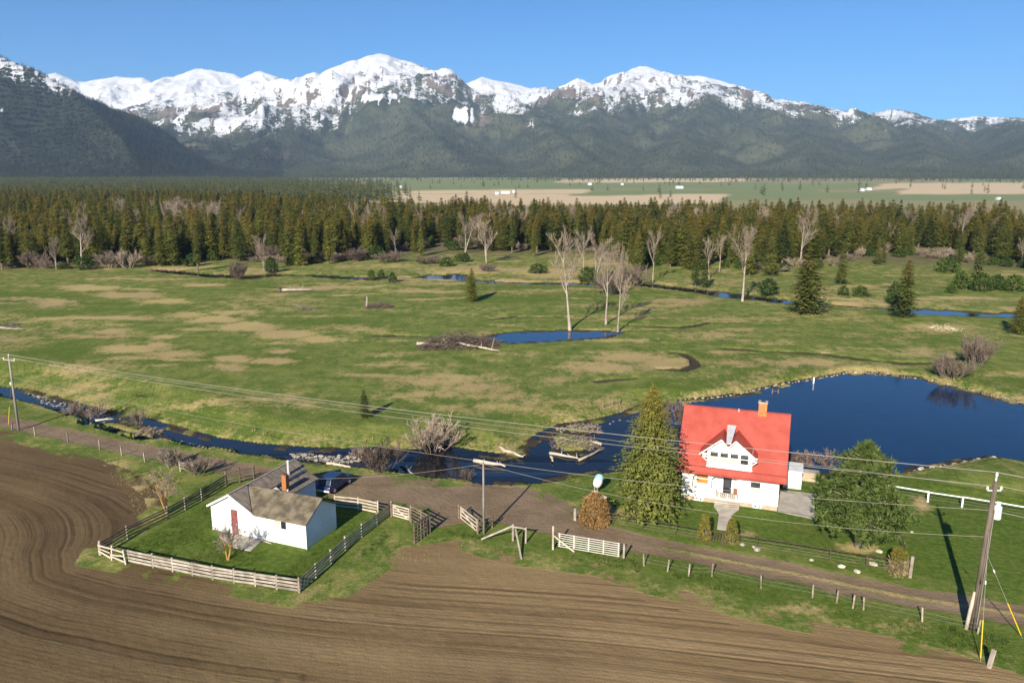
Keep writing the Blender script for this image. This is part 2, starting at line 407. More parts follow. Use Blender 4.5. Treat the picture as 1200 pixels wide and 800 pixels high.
def water_material(name, deep, bumpsc=1.6, strength=0.12):
    m, nt, b = nodes_of(name); g = N(nt); p = g.pos()
    n = g.noise(g.mapv(p, (1, 0.6, 1)), bumpsc, 3, 0.6); n2 = g.noise(p, bumpsc * 0.22, 3, 0.5)
    g.put(b.inputs['Base Color'], g.mix(g.ramp(n2, 0.3, 0.7), deep, tuple(c * 1.25 for c in deep)))
    b.inputs['Roughness'].default_value = 0.07; b.inputs['IOR'].default_value = 1.33
    g.put(b.inputs['Normal'], g.bump(g.math('ADD', g.math('MULTIPLY', n, 0.5), n2), strength, 0.15))
    return m
M['water'] = water_material('pond_water', (0.004, 0.018, 0.050))
M['stream'] = water_material('stream_water', (0.006, 0.007, 0.010), 2.0, 0.05)
M['creek'] = water_material('creek_water', (0.008, 0.009, 0.010), 1.2, 0.004)
# ------------------------------------------------------------------ plan of the land (photo pixels -> ground)
def PL(pts, z=0.0): return [P(x, y, z) for x, y in pts]

def stream_level(X): return -1.0 - 1.0 * float(np.clip((-10 - X) / 55.0, 0, 1))
def stream_level_v(X): return -1.0 - 1.0 * np.clip((-10 - X) / 55.0, 0, 1)
def PS(x, y):
    z = -1.0
    for _ in range(5):
        q = P(x, y, z); z = stream_level(q.x)
    return P(x, y, z)

STREAM = [PS(*q) for q in [(-90, 440), (0, 455), (30, 458), (60, 466), (100, 478), (150, 488), (200, 501), (250, 515), (300, 522), (350, 526),
    (400, 528), (440, 526), (470, 530), (500, 528), (520, 524), (545, 529), (590, 535), (612, 532), (622, 520), (640, 507), (662, 498), (700, 494), (735, 484), (762, 474), (785, 474),
    (778, 505), (752, 540), (725, 552), (692, 557), (664, 560), (632, 567), (601, 569), (545, 564), (480, 555), (430, 550), (395, 547), (345, 543), (300, 537), (250, 531), (215, 526), (188, 520), (160, 512),
    (120, 503), (80, 490), (40, 478), (0, 470), (-90, 455)]]
ISLAND = [PS(*q) for q in [(108, 497), (125, 492), (150, 496), (180, 505), (196, 516), (180, 519), (150, 510), (120, 503)]]
DAM = [[PS(*q) for q in [(640, 512), (655, 505), (690, 512), (705, 520), (690, 530), (660, 532), (645, 524)]],
       [PS(*q) for q in [(655, 500), (680, 498), (702, 504), (690, 510), (660, 508)]]]
POND = PL([(790, 482), (800, 470), (838, 467), (883, 460), (923, 450), (963, 444), (993, 438), (1033, 438), (1083, 445), (1133, 457), (1200, 474), (1290, 498), (1330, 530),
    (1270, 560), (1230, 552), (1200, 542), (1163, 537), (1130, 541), (1093, 549), (1060, 552), (1000, 556), (930, 556), (860, 556), (805, 540), (785, 520)], -0.7)
SMALL_POND = PL([(563, 396.5), (587, 391.5), (617, 389), (667, 388), (707, 388.8), (728, 390.5), (713, 395.5), (683, 398), (633, 401), (600, 402.5), (577, 400)], -0.4)
def band(rows, z):
    return PL([(x, a) for x, a, b in rows] + [(x, b) for x, a, b in rows[::-1]], z)
CREEK = band([(180, 316, 319), (240, 320, 326), (290, 323, 328), (320, 321, 325), (360, 321.5, 325), (400, 323.5, 328), (440, 325, 329), (480, 325, 327.5), (505, 321.5, 328), (530, 321, 329), (545, 322.5, 331),
    (560, 328, 332), (600, 330.5, 334), (700, 331.5, 335.5), (770, 332.5, 338), (800, 336, 343), (850, 342, 350.5), (900, 348, 355), (950, 355, 359.5), (1000, 358.5, 362.5),
    (1050, 361, 365.5), (1080, 362, 370), (1120, 363, 371), (1180, 367, 374.5), (1280, 373, 382)], -0.6)
FIELD = PL([(-560, 420), (-200, 468), (0, 507), (60, 526), (110, 541), (150, 556), (180, 578), (185, 596), (150, 618), (112, 641), (103, 657), (150, 666), (250, 688), (347, 704),
    (400, 694), (440, 668), (480, 646), (540, 638), (600, 656), (700, 668), (750, 686), (800, 699), (900, 724), (1000, 744), (1100, 768), (1175, 792), (1300, 834), (1300, 1400), (-1500, 1400)])
EDGE_A = PL([(-560, 420), (-200, 468), (0, 507), (60, 526), (110, 541), (150, 556), (200, 572)])
EDGE_B = PL([(330, 560), (185, 600), (108, 642), (92, 658), (150, 669), (250, 692), (345, 710), (400, 694), (440, 668), (480, 650), (540, 646), (600, 658), (700, 669), (750, 686), (800, 699), (900, 724), (1000, 744), (1100, 768), (1175, 792), (1300, 834)])
CORE = PL([(330, 556), (262, 566), (190, 597), (140, 622), (106, 645), (100, 662), (150, 680), (250, 700), (345, 714), (470, 728), (700, 745), (950, 772), (1175, 799), (1400, 842), (1400, 1500), (-2500, 1500), (-2500, 420)])
ROAD = PL([(-560, 392), (-160, 452), (0, 493), (60, 505), (120, 518), (200, 533.5), (260, 545), (330, 557), (420, 570), (520, 588), (600, 603), (680, 620), (760, 638), (850, 656), (930, 671), (1000, 686), (1060, 698), (1130, 709), (1210, 722), (1400, 752)])
YARD_DIRT = PL([(385, 552), (430, 559), (500, 566), (560, 567), (610, 573), (650, 585), (690, 606), (640, 612), (560, 604), (515, 612), (500, 598), (455, 592), (440, 585), (395, 579)])
LAWN = PL([(660, 590), (692, 560), (735, 545), (800, 545), (930, 545), (1000, 540), (1100, 565), (1300, 600), (1300, 720), (1200, 705), (1060, 676), (930, 650), (800, 628), (700, 608)])
SHED_YARD = PL([(119, 648), (240, 585), (300, 560), (440, 588), (462, 592), (460, 600), (351, 692)])
VERGE = PL([(480, 600), (520, 612), (700, 632), (900, 676), (1100, 717), (1300, 755), (1300, 820), (1150, 780), (900, 715), (700, 660), (545, 632), (480, 640)])
HUMMOCK = PL([(1093, 549), (1163, 537), (1250, 556), (1300, 600), (1100, 570)])
DITCHES = [PL(q, 0) for q in [[(850, 407), (880, 409), (915, 411), (960, 413), (1010, 420), (1060, 424), (1100, 424), (1125, 418)], [(785, 411), (800, 413), (812, 420), (815, 427), (806, 431)],
    [(770, 432), (800, 433)], [(700, 446), (745, 442)], [(575, 373), (600, 370), (660, 371), (705, 372)], [(720, 380), (800, 383), (830, 377)], [(440, 392), (500, 393), (545, 394)]]]
# tan and straw patches of the meadow: x, y, half width, half height (photo pixels), strength
DRYSPOTS = [(105, 337, 38, 3, 1), (150, 345, 40, 3.5, 1.1), (190, 353, 30, 3.5, 1), (60, 354, 34, 6, .7), (120, 372, 60, 2.5, 1), (60, 373, 50, 2, .7), (215, 369, 28, 3, .9), (250, 374, 30, 4, 1.1), (290, 383, 34, 5, 1.2), (335, 391, 34, 5, 1.2), (375, 398, 30, 5, .9),
    (130, 388, 28, 5, .8), (150, 408, 32, 5, 1.1), (200, 415, 36, 5, .8), (100, 430, 60, 10, .55), (190, 393, 18, 3, .9), (185, 403, 16, 4, .9), (275, 420, 24, 4, 1.2), (320, 423, 26, 4, .9), (330, 411, 14, 3, .9), (265, 430, 24, 5, .7), (90, 447, 60, 8, .6),
    (240, 334, 26, 2, 1.1), (380, 337, 46, 2.5, 1), (480, 340, 40, 2.5, .8), (330, 346, 22, 2.5, .7), (440, 387, 30, 6, .5), (410, 385, 50, 5, .5), (350, 475, 60, 10, .45), (330, 462, 40, 6, .4), (270, 470, 60, 12, .4),
    (520, 445, 70, 9, .8), (560, 455, 60, 8, .7), (500, 462, 60, 10, .6), (600, 466, 60, 7, .6), (455, 415, 30, 6, .5), (460, 425, 30, 5, .5), (700, 470, 60, 10, .55), (640, 478, 60, 8, .6), (700, 430, 60, 8, .8), (740, 417, 50, 8, .9), (780, 425, 40, 8, .9), (655, 445, 40, 7, .5),
    (830, 392, 50, 6, .6), (900, 400, 50, 5, .5), (860, 425, 70, 7, .6), (950, 425, 60, 6, .8), (1010, 430, 60, 6, .7), (820, 440, 60, 6, .4), (740, 490, 40, 6, .9), (800, 478, 60, 5, .8), (880, 455, 30, 3, .6), (1080, 412, 60, 8, .6), (1100, 385, 60, 7, .7), (1050, 395, 60, 6, .4), (1150, 395, 40, 6, .5),
    (620, 342, 90, 5, .5), (800, 352, 50, 5, .7), (850, 372, 60, 6, .4), (760, 362, 40, 6, .6), (920, 385, 60, 5, .3), (1000, 375, 60, 4, .5), (1130, 350, 70, 4, .8), (1040, 340, 60, 6, .5), (980, 345, 60, 5, .5), (570, 316, 90, 6, .8), (450, 312, 80, 5, .6), (640, 320, 60, 6, .9), (1080, 330, 90, 6, .4), (700, 308, 60, 9, .7),
    (490, 325.5, 38, 1.6, 2.2), (580, 329, 30, 1.5, 1.6), (640, 329, 50, 1.5, 1.4), (950, 350.5, 70, 2, 1.4), (1010, 356, 40, 2, 1.2), (1120, 366, 30, 1.2, 1.4), (210, 314, 40, 2, 1.2),
    (100, 545, 60, 8, .8), (165, 575, 34, 20, .9), (470, 648, 44, 14, .55), (730, 600, 26, 6, .8), (660, 588, 40, 6, .5), (1005, 642, 26, 8, .9), (1080, 592, 12, 10, .8), (870, 628, 12, 4, .8), (1020, 655, 60, 6, .35), (800, 690, 40, 8, .4), (930, 715, 60, 9, .45), (1040, 735, 60, 9, .4), (700, 650, 40, 8, .3), (350, 560, 60, 6, .3)]

_sm = sorted([(.5 * (STREAM[i].x + q.x), .5 * (STREAM[i].y + q.y)) for i in range(21) for q in [min(STREAM[25:], key=lambda p: (p - STREAM[i]).length)]])
SMID_X = [a for a, b in _sm]; SMID_Y = [b for a, b in _sm]
def base_height(X, Y):
    far = sstep(95, 150, Y) * (1 - sstep(900, 1400, Y))
    return far * 0.5 * (fbm(X / 26, Y / 26, 3, 5) - 0.5) + 0.10 * (fbm(X / 6, Y / 6, 2, 11) - 0.5) * sstep(60, 75, np.abs(Y - 0) + 0 * X)

def land(X, Y, full=False):
    """height of the land, and the masks for its material"""
    X = np.asarray(X, float); Y = np.asarray(Y, float)
    z = base_height(X, Y); A = {}
    wob = (fbm(X / 3.0, Y / 3.0, 3, 21) - 0.5)
    sd_s = poly_sd(X, Y, STREAM, 14) + 1.6 * wob
    isl = poly_sd(X, Y, ISLAND, 14) + 1.2 * wob
    for d in DAM: isl = np.maximum(isl, poly_sd(X, Y, d, 8) + 1.5 * wob)
    sd_s = np.minimum(sd_s, -isl)
    lv = stream_level_v(X)
    zb = lv + 0.04 + np.where(isl > -2, 0.22, np.where(Y < np.interp(X, SMID_X, SMID_Y), 0.5 + 1.0 * sstep(-24, -38, X), 0.19)) * (-sd_s)
    z = np.where(sd_s > -12, np.minimum(z, np.where(sd_s > 0, lv - 0.15 - 0.25 * np.minimum(sd_s, 2), zb)), z)
    sd_p = poly_sd(X, Y, POND, 10) + 0.5 * wob
    z = np.where(sd_p > -8, np.minimum(z, np.where(sd_p > 0, -0.7 - 0.4 * np.minimum(sd_p, 2), -0.66 + 0.33 * (-sd_p))), z)
    sd_m = poly_sd(X, Y, SMALL_POND, 8) + 0.6 * wob
    z = np.where(sd_m > -6, np.minimum(z, np.where(sd_m > 0, -0.4 - 0.3 * np.minimum(sd_m, 2), -0.36 + 0.25 * (-sd_m))), z)
    sd_c = poly_sd(X, Y, CREEK, 14) - 1.3 + 2.6 * (fbm(X / 9, Y / 9, 2, 31) - 0.5)
    z = np.where(sd_c > -9, np.minimum(z, np.where(sd_c > 0, -0.6 - 0.25 * np.minimum(sd_c, 2), -0.55 + 0.22 * (-sd_c))), z)
    hm = poly_sd(X, Y, HUMMOCK, 12); z = z + 0.8 * sstep(-3, 4, hm)
    dd = np.full(X.shape, 99.0)
    for q in DITCHES: dd = np.minimum(dd, line_d(X, Y, q) + 1.5 * (fbm(X / 5, Y / 5, 2, 8) - 0.5))
    z = z - 0.5 * (1 - sstep(0.3, 1.3, dd))
    sd_f = poly_sd(X, Y, FIELD, 30) + 1.3 * wob
    soil = sstep(-0.6, 0.6, sd_f)
    dr = line_d(X, Y, ROAD)
    wide = 1.75 + 0.35 * sstep(-20, 0, X) * (1 - sstep(8, 16, X))
    strip = sstep(9, 16, X) * sstep(0.75, 0.15, dr)                 # grassy middle of the two-track lane
    road = sstep(wide + 0.5, wide - 0.5, dr + 0.8 * wob) * (1 - 0.62 * strip)
    road = np.maximum(road, sstep(-0.9, 0.9, poly_sd(X, Y, YARD_DIRT, 12) + 2.2 * wob))
    z = z - 0.06 * road
    # furrows follow the edges of the field
    dA = line_d(X, Y, EDGE_A); dB = poly_sd(X, Y, CORE, 200.0) + 14.0; k = 5.0
    u = -k * np.log(np.exp(-np.minimum(dA + 6.0, 300) / k) + np.exp(-np.clip(dB, -20, 300) / k) + 1e-30) + 20.0
    u = u + 0.5 * (fbm(X / 14, Y / 14, 2, 3) - 0.5)
    inside = sstep(0.5, 2.5, sd_f)
    tread = np.zeros(X.shape)
    rr = random.Random(4)
    uu = 4.0
    while uu < 95:
        for off in rr.choice(((0.0, .8, 1.6, 2.9, 3.7), (0.0, .75, 1.5, 2.2), (0.0, 1.9), (0.0, .8), (0.0, .8, 1.6, 2.4, 4.0))):
            if rr.random() < 0.9:
                amp = rr.uniform(0.35, 1.1) * (0.1 + 1.6 * fbm(X / 9, Y / 9, 2, int(uu * 7) % 97))
                tread = np.maximum(tread, np.clip(amp, 0, 1) * np.exp(-((u - uu - off) / 0.115) ** 2))
        uu += rr.uniform(4.5, 8.5)
    tread = tread * inside
    z = z + inside * (0.0  - 0.08 * tread + 0.05 * (fbm(X / 0.7, Y / 0.7, 2, 9) - 0.5))
    if not full: return z
    fx = 600 + F_PX * X / np.maximum(Y * math.cos(PITCH) + CAM_H * math.sin(PITCH), 5)
    fy = 400 - F_PX * (Y * math.sin(PITCH) - CAM_H * math.cos(PITCH)) / np.maximum(Y * math.cos(PITCH) + CAM_H * math.sin(PITCH), 5)
    dry = np.zeros(X.shape)
    wxf = 26 * (fbm(X / 90, Y / 160, 3, 43) - 0.5); wyf = 2.6 * (fbm(X / 120, Y / 300, 3, 44) - 0.5)
    wx = 16 * (fbm(X / 12, Y / 12, 3, 41) - 0.5); wy = 5 * (fbm(X / 10, Y / 16, 3, 42) - 0.5)
    for cx, cy, a, b, s in DRYSPOTS:
        q = ((fx + wx - cx) / (a * 1.1)) ** 2 + ((fy + wy - cy) / (b * 1.1)) ** 2
        dry = np.maximum(dry, (1.3 * s if cx < 430 and cy < 440 else 1.15 * s) * np.exp(-np.minimum(q, 30)))
    streak = fbm(X / 22, Y / 5.5, 4, 51)
    dry = np.maximum(dry, 0.75 * sstep(0.50, 0.80, streak) * sstep(95, 120, Y))
    dry = np.maximum(dry, 0.5 * sstep(0.55, 0.75, fbm(X / 60, Y / 30, 3, 52)) * sstep(95, 120, Y))
    dry = np.maximum(dry, 0.32 * sstep(200, 260, Y) + 0 * X)
    rim = np.maximum(sstep(-4.5, -0.8, sd_p), 0.8 * sstep(-5, -1, sd_s)); dry = np.maximum(dry, 0.55 * rim * sstep(80, 84, Y - 0.0 * X))
    dry = np.maximum(dry, 0.42 * sstep(-3, 0.0, sd_f) * (1 - soil))
    dry = np.maximum(dry, 0.75 * strip)
    lawn = np.maximum(sstep(-0.8, 0.8, poly_sd(X, Y, LAWN, 10)), sstep(-0.6, 0.6, poly_sd(X, Y, SHED_YARD, 10)))
    lawn = np.maximum(lawn, 0.8 * sstep(-0.6, 0.6, poly_sd(X, Y, VERGE, 10)))
    lawn = np.maximum(lawn, 0.75 * sstep(0.52, 0.66, fbm(X / 40, Y / 18, 3, 61)) * sstep(100, 115, Y) * (1 - sstep(240, 300, Y)))
    mud = np.maximum.reduce([sstep(-0.9, 0.2, sd_s), sstep(-0.25, 0.1, sd_p), sstep(-0.8, 0.2, sd_m), sstep(-2.2, 0.3, sd_c) * 0.8, 1 - sstep(0.4, 1.2, dd)])
    r = np.hypot(X, Y)
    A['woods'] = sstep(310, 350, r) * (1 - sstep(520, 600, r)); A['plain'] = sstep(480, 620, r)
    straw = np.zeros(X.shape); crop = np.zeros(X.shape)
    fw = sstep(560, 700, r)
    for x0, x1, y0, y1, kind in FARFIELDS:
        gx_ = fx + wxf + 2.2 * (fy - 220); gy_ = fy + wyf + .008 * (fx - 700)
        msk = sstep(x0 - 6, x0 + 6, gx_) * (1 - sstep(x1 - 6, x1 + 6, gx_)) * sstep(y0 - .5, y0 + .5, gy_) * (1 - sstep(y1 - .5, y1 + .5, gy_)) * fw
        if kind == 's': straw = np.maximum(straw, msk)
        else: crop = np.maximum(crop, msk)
    A.update(soil=soil, road=road, lawn=lawn, dry=dry, mud=mud, straw=straw, crop=crop, furrow=u, tread=tread)
    A['damp_vignette'] = sstep(4, -34, X)  # left end darker: part moist soil, part vignetting painted into the soil colour
    A['_lawncls'] = poly_sd(X, Y, LAWN, 10); A['_yardcls'] = poly_sd(X, Y, SHED_YARD, 10); A['_r'] = r
    return z, A

FARFIELDS = [(1022, 1230, 218, 225, 's'), (1065, 1300, 224, 231, 's'), (1050, 1300, 231, 238, 'c'), (420, 640, 208.5, 215, 'c'), (480, 900, 215, 222, 'c'), (460, 700, 222, 226, 's'), (690, 960, 224, 230, 'c'), (480, 690, 226, 236, 's'), (560, 880, 229, 240, 's'),
             (880, 1060, 228, 236, 'c'), (640, 860, 210, 214, 's'), (1100, 1300, 212, 217, 'c'), (840, 1010, 217, 224, 'c'), (330, 420, 212, 218, 's'), (0, 70, 214, 217, 'c')]

def gz(x, y): return float(land(np.array([x]), np.array([y]))[0])
def G(px, py):
    q = P(px, py)
    for _ in range(4): q = P(px, py, gz(q.x, q.y))
    return q

def build_ground():
    th = np.concatenate([np.linspace(-180, -37, 40)[:-1], np.linspace(-37, 37, 871), np.linspace(37, 180, 40)[1:]])
    th = np.radians(th)
    yy = np.concatenate([np.linspace(620, 200, 345), np.linspace(199.2, 40, 150)[0:], np.linspace(39, 6.5, 36)])
    rs = np.concatenate([[4, 12, 22, 32, 40, 46], CAM_H * F_PX / yy])
    rs = np.unique(np.round(rs, 3))
    T, R = np.meshgrid(th, rs); X = R * np.sin(T); Y = R * np.cos(T)
    nr, nc = X.shape
    z, A = land(X.ravel(), Y.ravel(), True)
    V = np.stack([X.ravel(), Y.ravel(), z], 1)
    i = np.arange((nr - 1))[:, None] * nc + np.arange(nc - 1)[None, :]
    Fq = np.stack([i, i + 1, i + nc + 1, i + nc], -1).reshape(-1, 4)
    def fa(k): return A[k][Fq].mean(1)
    cls = np.zeros(len(Fq), int)
    cls[fa('_r') > 470] = 4
    cls[(fa('_lawncls') > 0)] = 3
    cls[(fa('_yardcls') > 0)] = 5
    cls[fa('soil') > 0.5] = 1
    cls[fa('road') > 0.45] = 2
    names = {0: 'meadow', 1: 'ploughed_field', 2: 'dirt_road', 3: 'lawn', 4: 'valley_floor', 5: 'yard_grass'}
    keys = ('soil', 'road', 'lawn', 'dry', 'mud', 'straw', 'crop', 'furrow', 'woods', 'tread', 'plain', 'damp_vignette')
    # normals are shared across the pieces so that no seam shows
    nrm = np.zeros_like(V)
    fn = np.cross(V[Fq[:, 2]] - V[Fq[:, 0]], V[Fq[:, 1]] - V[Fq[:, 3]])
    fn *= np.where(fn[:, 2:3] < 0, -1, 1)
    for c in range(4): np.add.at(nrm, Fq[:, c], fn)
    nrm /= np.linalg.norm(nrm, axis=1, keepdims=True) + 1e-12
    for c, nm in names.items():
        f = Fq[cls == c]
        if not len(f): continue
        uniq, inv = np.unique(f.ravel(), return_inverse=True)
        me = bpy.data.meshes.new(nm)
        me.vertices.add(len(uniq)); me.vertices.foreach_set('co', V[uniq].ravel())
        me.loops.add(f.size); me.loops.foreach_set('vertex_index', inv.astype(np.int32))
        me.polygons.add(len(f)); me.polygons.foreach_set('loop_start', np.arange(0, f.size, 4, dtype=np.int32))
        me.update(calc_edges=True)
        me.polygons.foreach_set('use_smooth', np.ones(len(f), bool))
        for k in keys:
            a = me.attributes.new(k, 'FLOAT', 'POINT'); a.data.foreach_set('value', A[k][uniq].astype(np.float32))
        me.normals_split_custom_set_from_vertices(nrm[uniq].tolist())
        me.materials.append(M['ground'])
        tag(link(nm, me), kind='structure')

def water(name, poly, z, mat, pad=0.0):
    mb = MB(); n = len(poly)
    zf = z if callable(z) else (lambda X: z)
    import bmesh
    from mathutils.geometry import tessellate_polygon
    pts = [Vector((p[0], p[1], 0)) for p in poly]
    c = sum(pts, Vector()) / n
    out = []
    for i, p in enumerate(pts):      # widen the sheet a little so that the banks cut its edge
        a = pts[i - 1]; b = pts[(i + 1) % n]; d = (b - a).normalized(); nn = Vector((d.y, -d.x, 0))
        area = sum(pts[j].x * pts[(j + 1) % n].y - pts[(j + 1) % n].x * pts[j].y for j in range(n))
        out.append(p + nn * (pad if area > 0 else -pad))
    for t in tessellate_polygon([out]):
        mb.face([(out[i].x, out[i].y, zf(out[i].x)) for i in t])
    o = mb.build(name, mat, fix=False)
    me = o.data
    for pl in me.polygons:
        if pl.normal.z < 0: pl.flip()
    return tag(o, kind='structure')

build_ground()
water('stream', STREAM, stream_level, M['stream'], 1.2)
water('pond', POND, -0.7, M['water'], 0.8)
water('meadow_pond', SMALL_POND, -0.4, M['water'], 0.8)
water('creek', CREEK, -0.6, M['creek'], 1.5)

# ------------------------------------------------------------------ mountains
def ray_pt(px, py, R):
    a = (px - 600) / F_PX; b = (400 - py) / F_PX
    r = Vector((a, math.cos(PITCH) + b * math.sin(PITCH), -math.sin(PITCH) + b * math.cos(PITCH)))
    h = math.hypot(r.x, r.y); t = R / h
    return (r.x * t, r.y * t, CAM_H + r.z * t)

RIDGES = [  # skyline and spurs: photo pixel and distance in metres; fall = mean steepness
    (0.52, [(-200, 40, 4600), (-60, 66, 4600), (0, 83, 4500), (40, 97, 4400), (75, 115, 4300), (105, 133, 4100), (138, 154, 3800), (160, 175, 3500), (176, 195, 3200)]),
    (0.36, [(-200, 90, 11000), (0, 100, 10500), (40, 89, 10200), (65, 83, 10200), (85, 94, 10200), (110, 94, 10000), (135, 90, 10000), (165, 90, 10000), (180, 96, 10000), (190, 95, 9900), (210, 86, 9800), (230, 80, 9800), (250, 82, 9700), (272, 86, 9600), (283, 92, 9500),
            (295, 86, 9200), (305, 82, 9200), (314, 88, 9200), (325, 96, 9400), (345, 93, 9600), (368, 84, 9600), (380, 90, 9600), (390, 94, 9500)]),
    (0.34, [(390, 94, 9000), (410, 84, 8600), (425, 77, 8400), (440, 70, 8200), (447, 70, 8200), (462, 75, 8200), (478, 84, 8200), (492, 90, 8300), (505, 95, 8300), (530, 104, 8200), (548, 112, 8000), (575, 120, 7600), (600, 132, 7000), (625, 150, 6200), (660, 172, 5200), (690, 190, 4500)]),
    (0.34, [(490, 89, 10000), (520, 93, 10000), (545, 96, 10000), (565, 90, 10000), (580, 94, 10000), (600, 98, 10000), (622, 104, 10000), (640, 101, 9600), (650, 105, 9600), (665, 110, 9400)]),
    (0.33, [(600, 120, 9000), (640, 110, 9000), (665, 112, 9000), (690, 105, 8900), (715, 98, 8700), (735, 88, 8500), (750, 81, 8500), (762, 82, 8500), (780, 88, 8500), (800, 91, 8500), (822, 92, 8500), (840, 96, 8500), (850, 105, 8600), (870, 107, 8600), (895, 114, 8600), (912, 121, 8700), (925, 130, 8800), (940, 127, 9200), (960, 124, 9200), (972, 126, 9200),
            (990, 133, 9300), (1010, 132, 9300), (1030, 131, 9300), (1042, 128, 9200), (1056, 128, 9200), (1068, 134, 9300), (1085, 139, 9400), (1105, 140, 9400), (1125, 137, 9300), (1150, 135, 9300), (1175, 136, 9300), (1200, 137, 9300), (1260, 140, 9300), (1400, 128, 9500)]),
    (0.30, [(410, 88, 8500), (385, 112, 7700), (352, 140, 6700), (322, 168, 5700), (300, 190, 4700)]),
    (0.30, [(443, 74, 8150), (452, 104, 7400), (470, 130, 6600), (500, 158, 5600), (530, 182, 4700)]),
    (0.36, [(305, 84, 9150), (325, 112, 8300), (335, 135, 7500)]),
    (0.36, [(230, 82, 9750), (205, 108, 9000), (180, 135, 8200)]),
    (0.36, [(250, 84, 9650), (268, 118, 8700), (262, 150, 7700), (250, 178, 6500), (240, 196, 5200)]),
    (0.32, [(752, 84, 8450), (735, 108, 7800), (700, 135, 6900), (690, 160, 5800), (700, 185, 4800)]),
    (0.32, [(840, 98, 8450), (830, 120, 7800), (820, 145, 6800), (800, 170, 5600), (790, 190, 4700)]),
    (0.32, [(912, 122, 8650), (930, 145, 7600), (940, 165, 6400), (950, 188, 5000)]),
    (0.32, [(1056, 130, 9150), (1060, 150, 8000), (1070, 170, 6600), (1080, 190, 5200)]),
    (0.32, [(1175, 138, 9250), (1180, 155, 8000), (1200, 172, 6600), (1210, 190, 5200)]),
]
def build_mountains():
    th = np.radians(np.linspace(-43, 43, 980))
    rs = np.concatenate([np.geomspace(2100, 6500, 150), np.linspace(6530, 10800, 170)[0:], np.linspace(11000, 14000, 10)])
    T, R = np.meshgrid(th, rs); X = (R * np.sin(T)).ravel(); Y = (R * np.cos(T)).ravel(); nr, nc = T.shape
    wx = 260 * (fbm(X / 900, Y / 900, 4, 71) - 0.5); wy = 260 * (fbm(X / 900, Y / 900, 4, 72) - 0.5)
    rn = ridged(X / 1100, Y / 1100, 4, 73)
    best = np.zeros(X.shape); near = np.full(X.shape, 1e9)
    for k, pts in RIDGES:
        w3 = [ray_pt(*q) for q in pts]
        for a, b in zip(w3[:-1], w3[1:]):
            ex, ey = b[0] - a[0], b[1] - a[1]; L = ex * ex + ey * ey
            t = np.clip(((X - a[0]) * ex + (Y - a[1]) * ey) / L, 0, 1)
            d0 = np.hypot(X - a[0] - t * ex, Y - a[1] - t * ey)
            f = sstep(0, 700, d0)
            t2 = np.clip(((X + wx * f - a[0]) * ex + (Y + wy * f - a[1]) * ey) / L, 0, 1)
            d = np.hypot(X + wx * f - a[0] - t2 * ex, Y + wy * f - a[1] - t2 * ey)
            hr = a[2] + (b[2] - a[2]) * t2
            W = np.maximum(hr, 60) / (k * 0.78)
            de = d * (1 + 0.75 * (0.72 - rn) * f)
            h = hr * np.clip(1 - de / W, 0, 1) ** 1.55
            best = np.maximum(best, h); near = np.minimum(near, d0)
    f2 = sstep(60, 600, near)
    h = best + f2 * np.minimum(best * 0.5, 270) * (ridged(X / 560, Y / 560, 5, 74) - 0.68) + np.minimum(best * 0.2, 30) * (ridged(X / 150, Y / 150, 3, 75) - 0.64) * sstep(10, 200, near)
    sp = ridged(X / 620 + 0.35 * fbm(X / 500, Y / 500, 3, 86), Y / 2300, 4, 87); sp2 = ridged(X / 210 + 0.3 * fbm(X / 200, Y / 200, 2, 88), Y / 640, 4, 89)
    h = h + sstep(30, 500, near) * np.minimum(best * 0.5, 210) * (sp - 0.66) + sstep(0, 160, near) * np.minimum(best * 0.22, 60) * (sp2 - 0.62) + np.minimum(best * .045, 42) * (ridged(X / 260, Y / 260, 4, 90) - 0.66)
    r = np.hypot(X, Y)
    fx = 600 + F_PX * np.tan(np.arctan2(X, Y)) / math.cos(PITCH)
    foot = np.interp(fx, [-200, 0, 150, 260, 420, 560, 700, 850, 1000, 1200, 1400], [2300, 2500, 2700, 3300, 3500, 3700, 3300, 3400, 3500, 3300, 3300])
    h = h * sstep(0, 1, (r - foot) / 1600) + 0.035 * np.maximum(r - foot, 0) * sstep(0, 1, (r - foot) / 1600) * (1 - sstep(7000, 9000, r)) - 4
    # masks of what covers the slope
    gx = np.zeros_like(h)
    H2 = h.reshape(nr, nc); dr = np.gradient(H2, axis=0) / np.gradient(R, axis=0); dt = np.gradient(H2, axis=1) / (R * np.gradient(T, axis=1))
    slope = np.hypot(dr, dt).ravel()
    line = np.interp(fx, [-100, 0, 60, 100, 300, 400, 440, 470, 520, 560, 640, 720, 780, 850, 920, 1000, 1080, 1200, 1400], [540, 545, 480, 430, 470, 560, 680, 720, 720, 640, 640, 720, 720, 720, 640, 560, 540, 570, 570])
    line = line + 110 * (1 - sstep(4700, 5600, r)) * sstep(400, 250, fx)
    n1 = fbm(X / 700, Y / 700, 4, 81) - 0.5; rib = ridged(fx / 9.0 + 0.6 * n1, r / 700, 4, 85) - 0.55; n2 = fbm(fx / 5.0, r / 500, 4, 82) - 0.5; n3 = ridged(X / 210, Y / 210, 4, 83) - 0.6
    cov = (h - line) / 330 + 1.2 * n1 + 1.2 * n2 + 1.6 * n3 - 2.6 * (sp2 - 0.6) - 1.3 * (sp - 0.62)
    snow = np.clip(0.66 + 0.42 * cov, 0, 1)
    snow = snow * (1 - 0.6 * sstep(0.16, 0.40, rib + 0.35 * n3 + 0.2 * n2) * sstep(700, 100, h - line))
    snow = snow * (1 - 0.85 * sstep(0.75, 1.25, slope + 0.9 * n3) * sstep(1.8, 0.3, (h - line) / 170))
    snow = snow * sstep(-330, -120, h - line)
    low = np.zeros_like(h); fyv = 400 - F_PX * np.tan(np.arctan2(h - CAM_H, r) + PITCH)
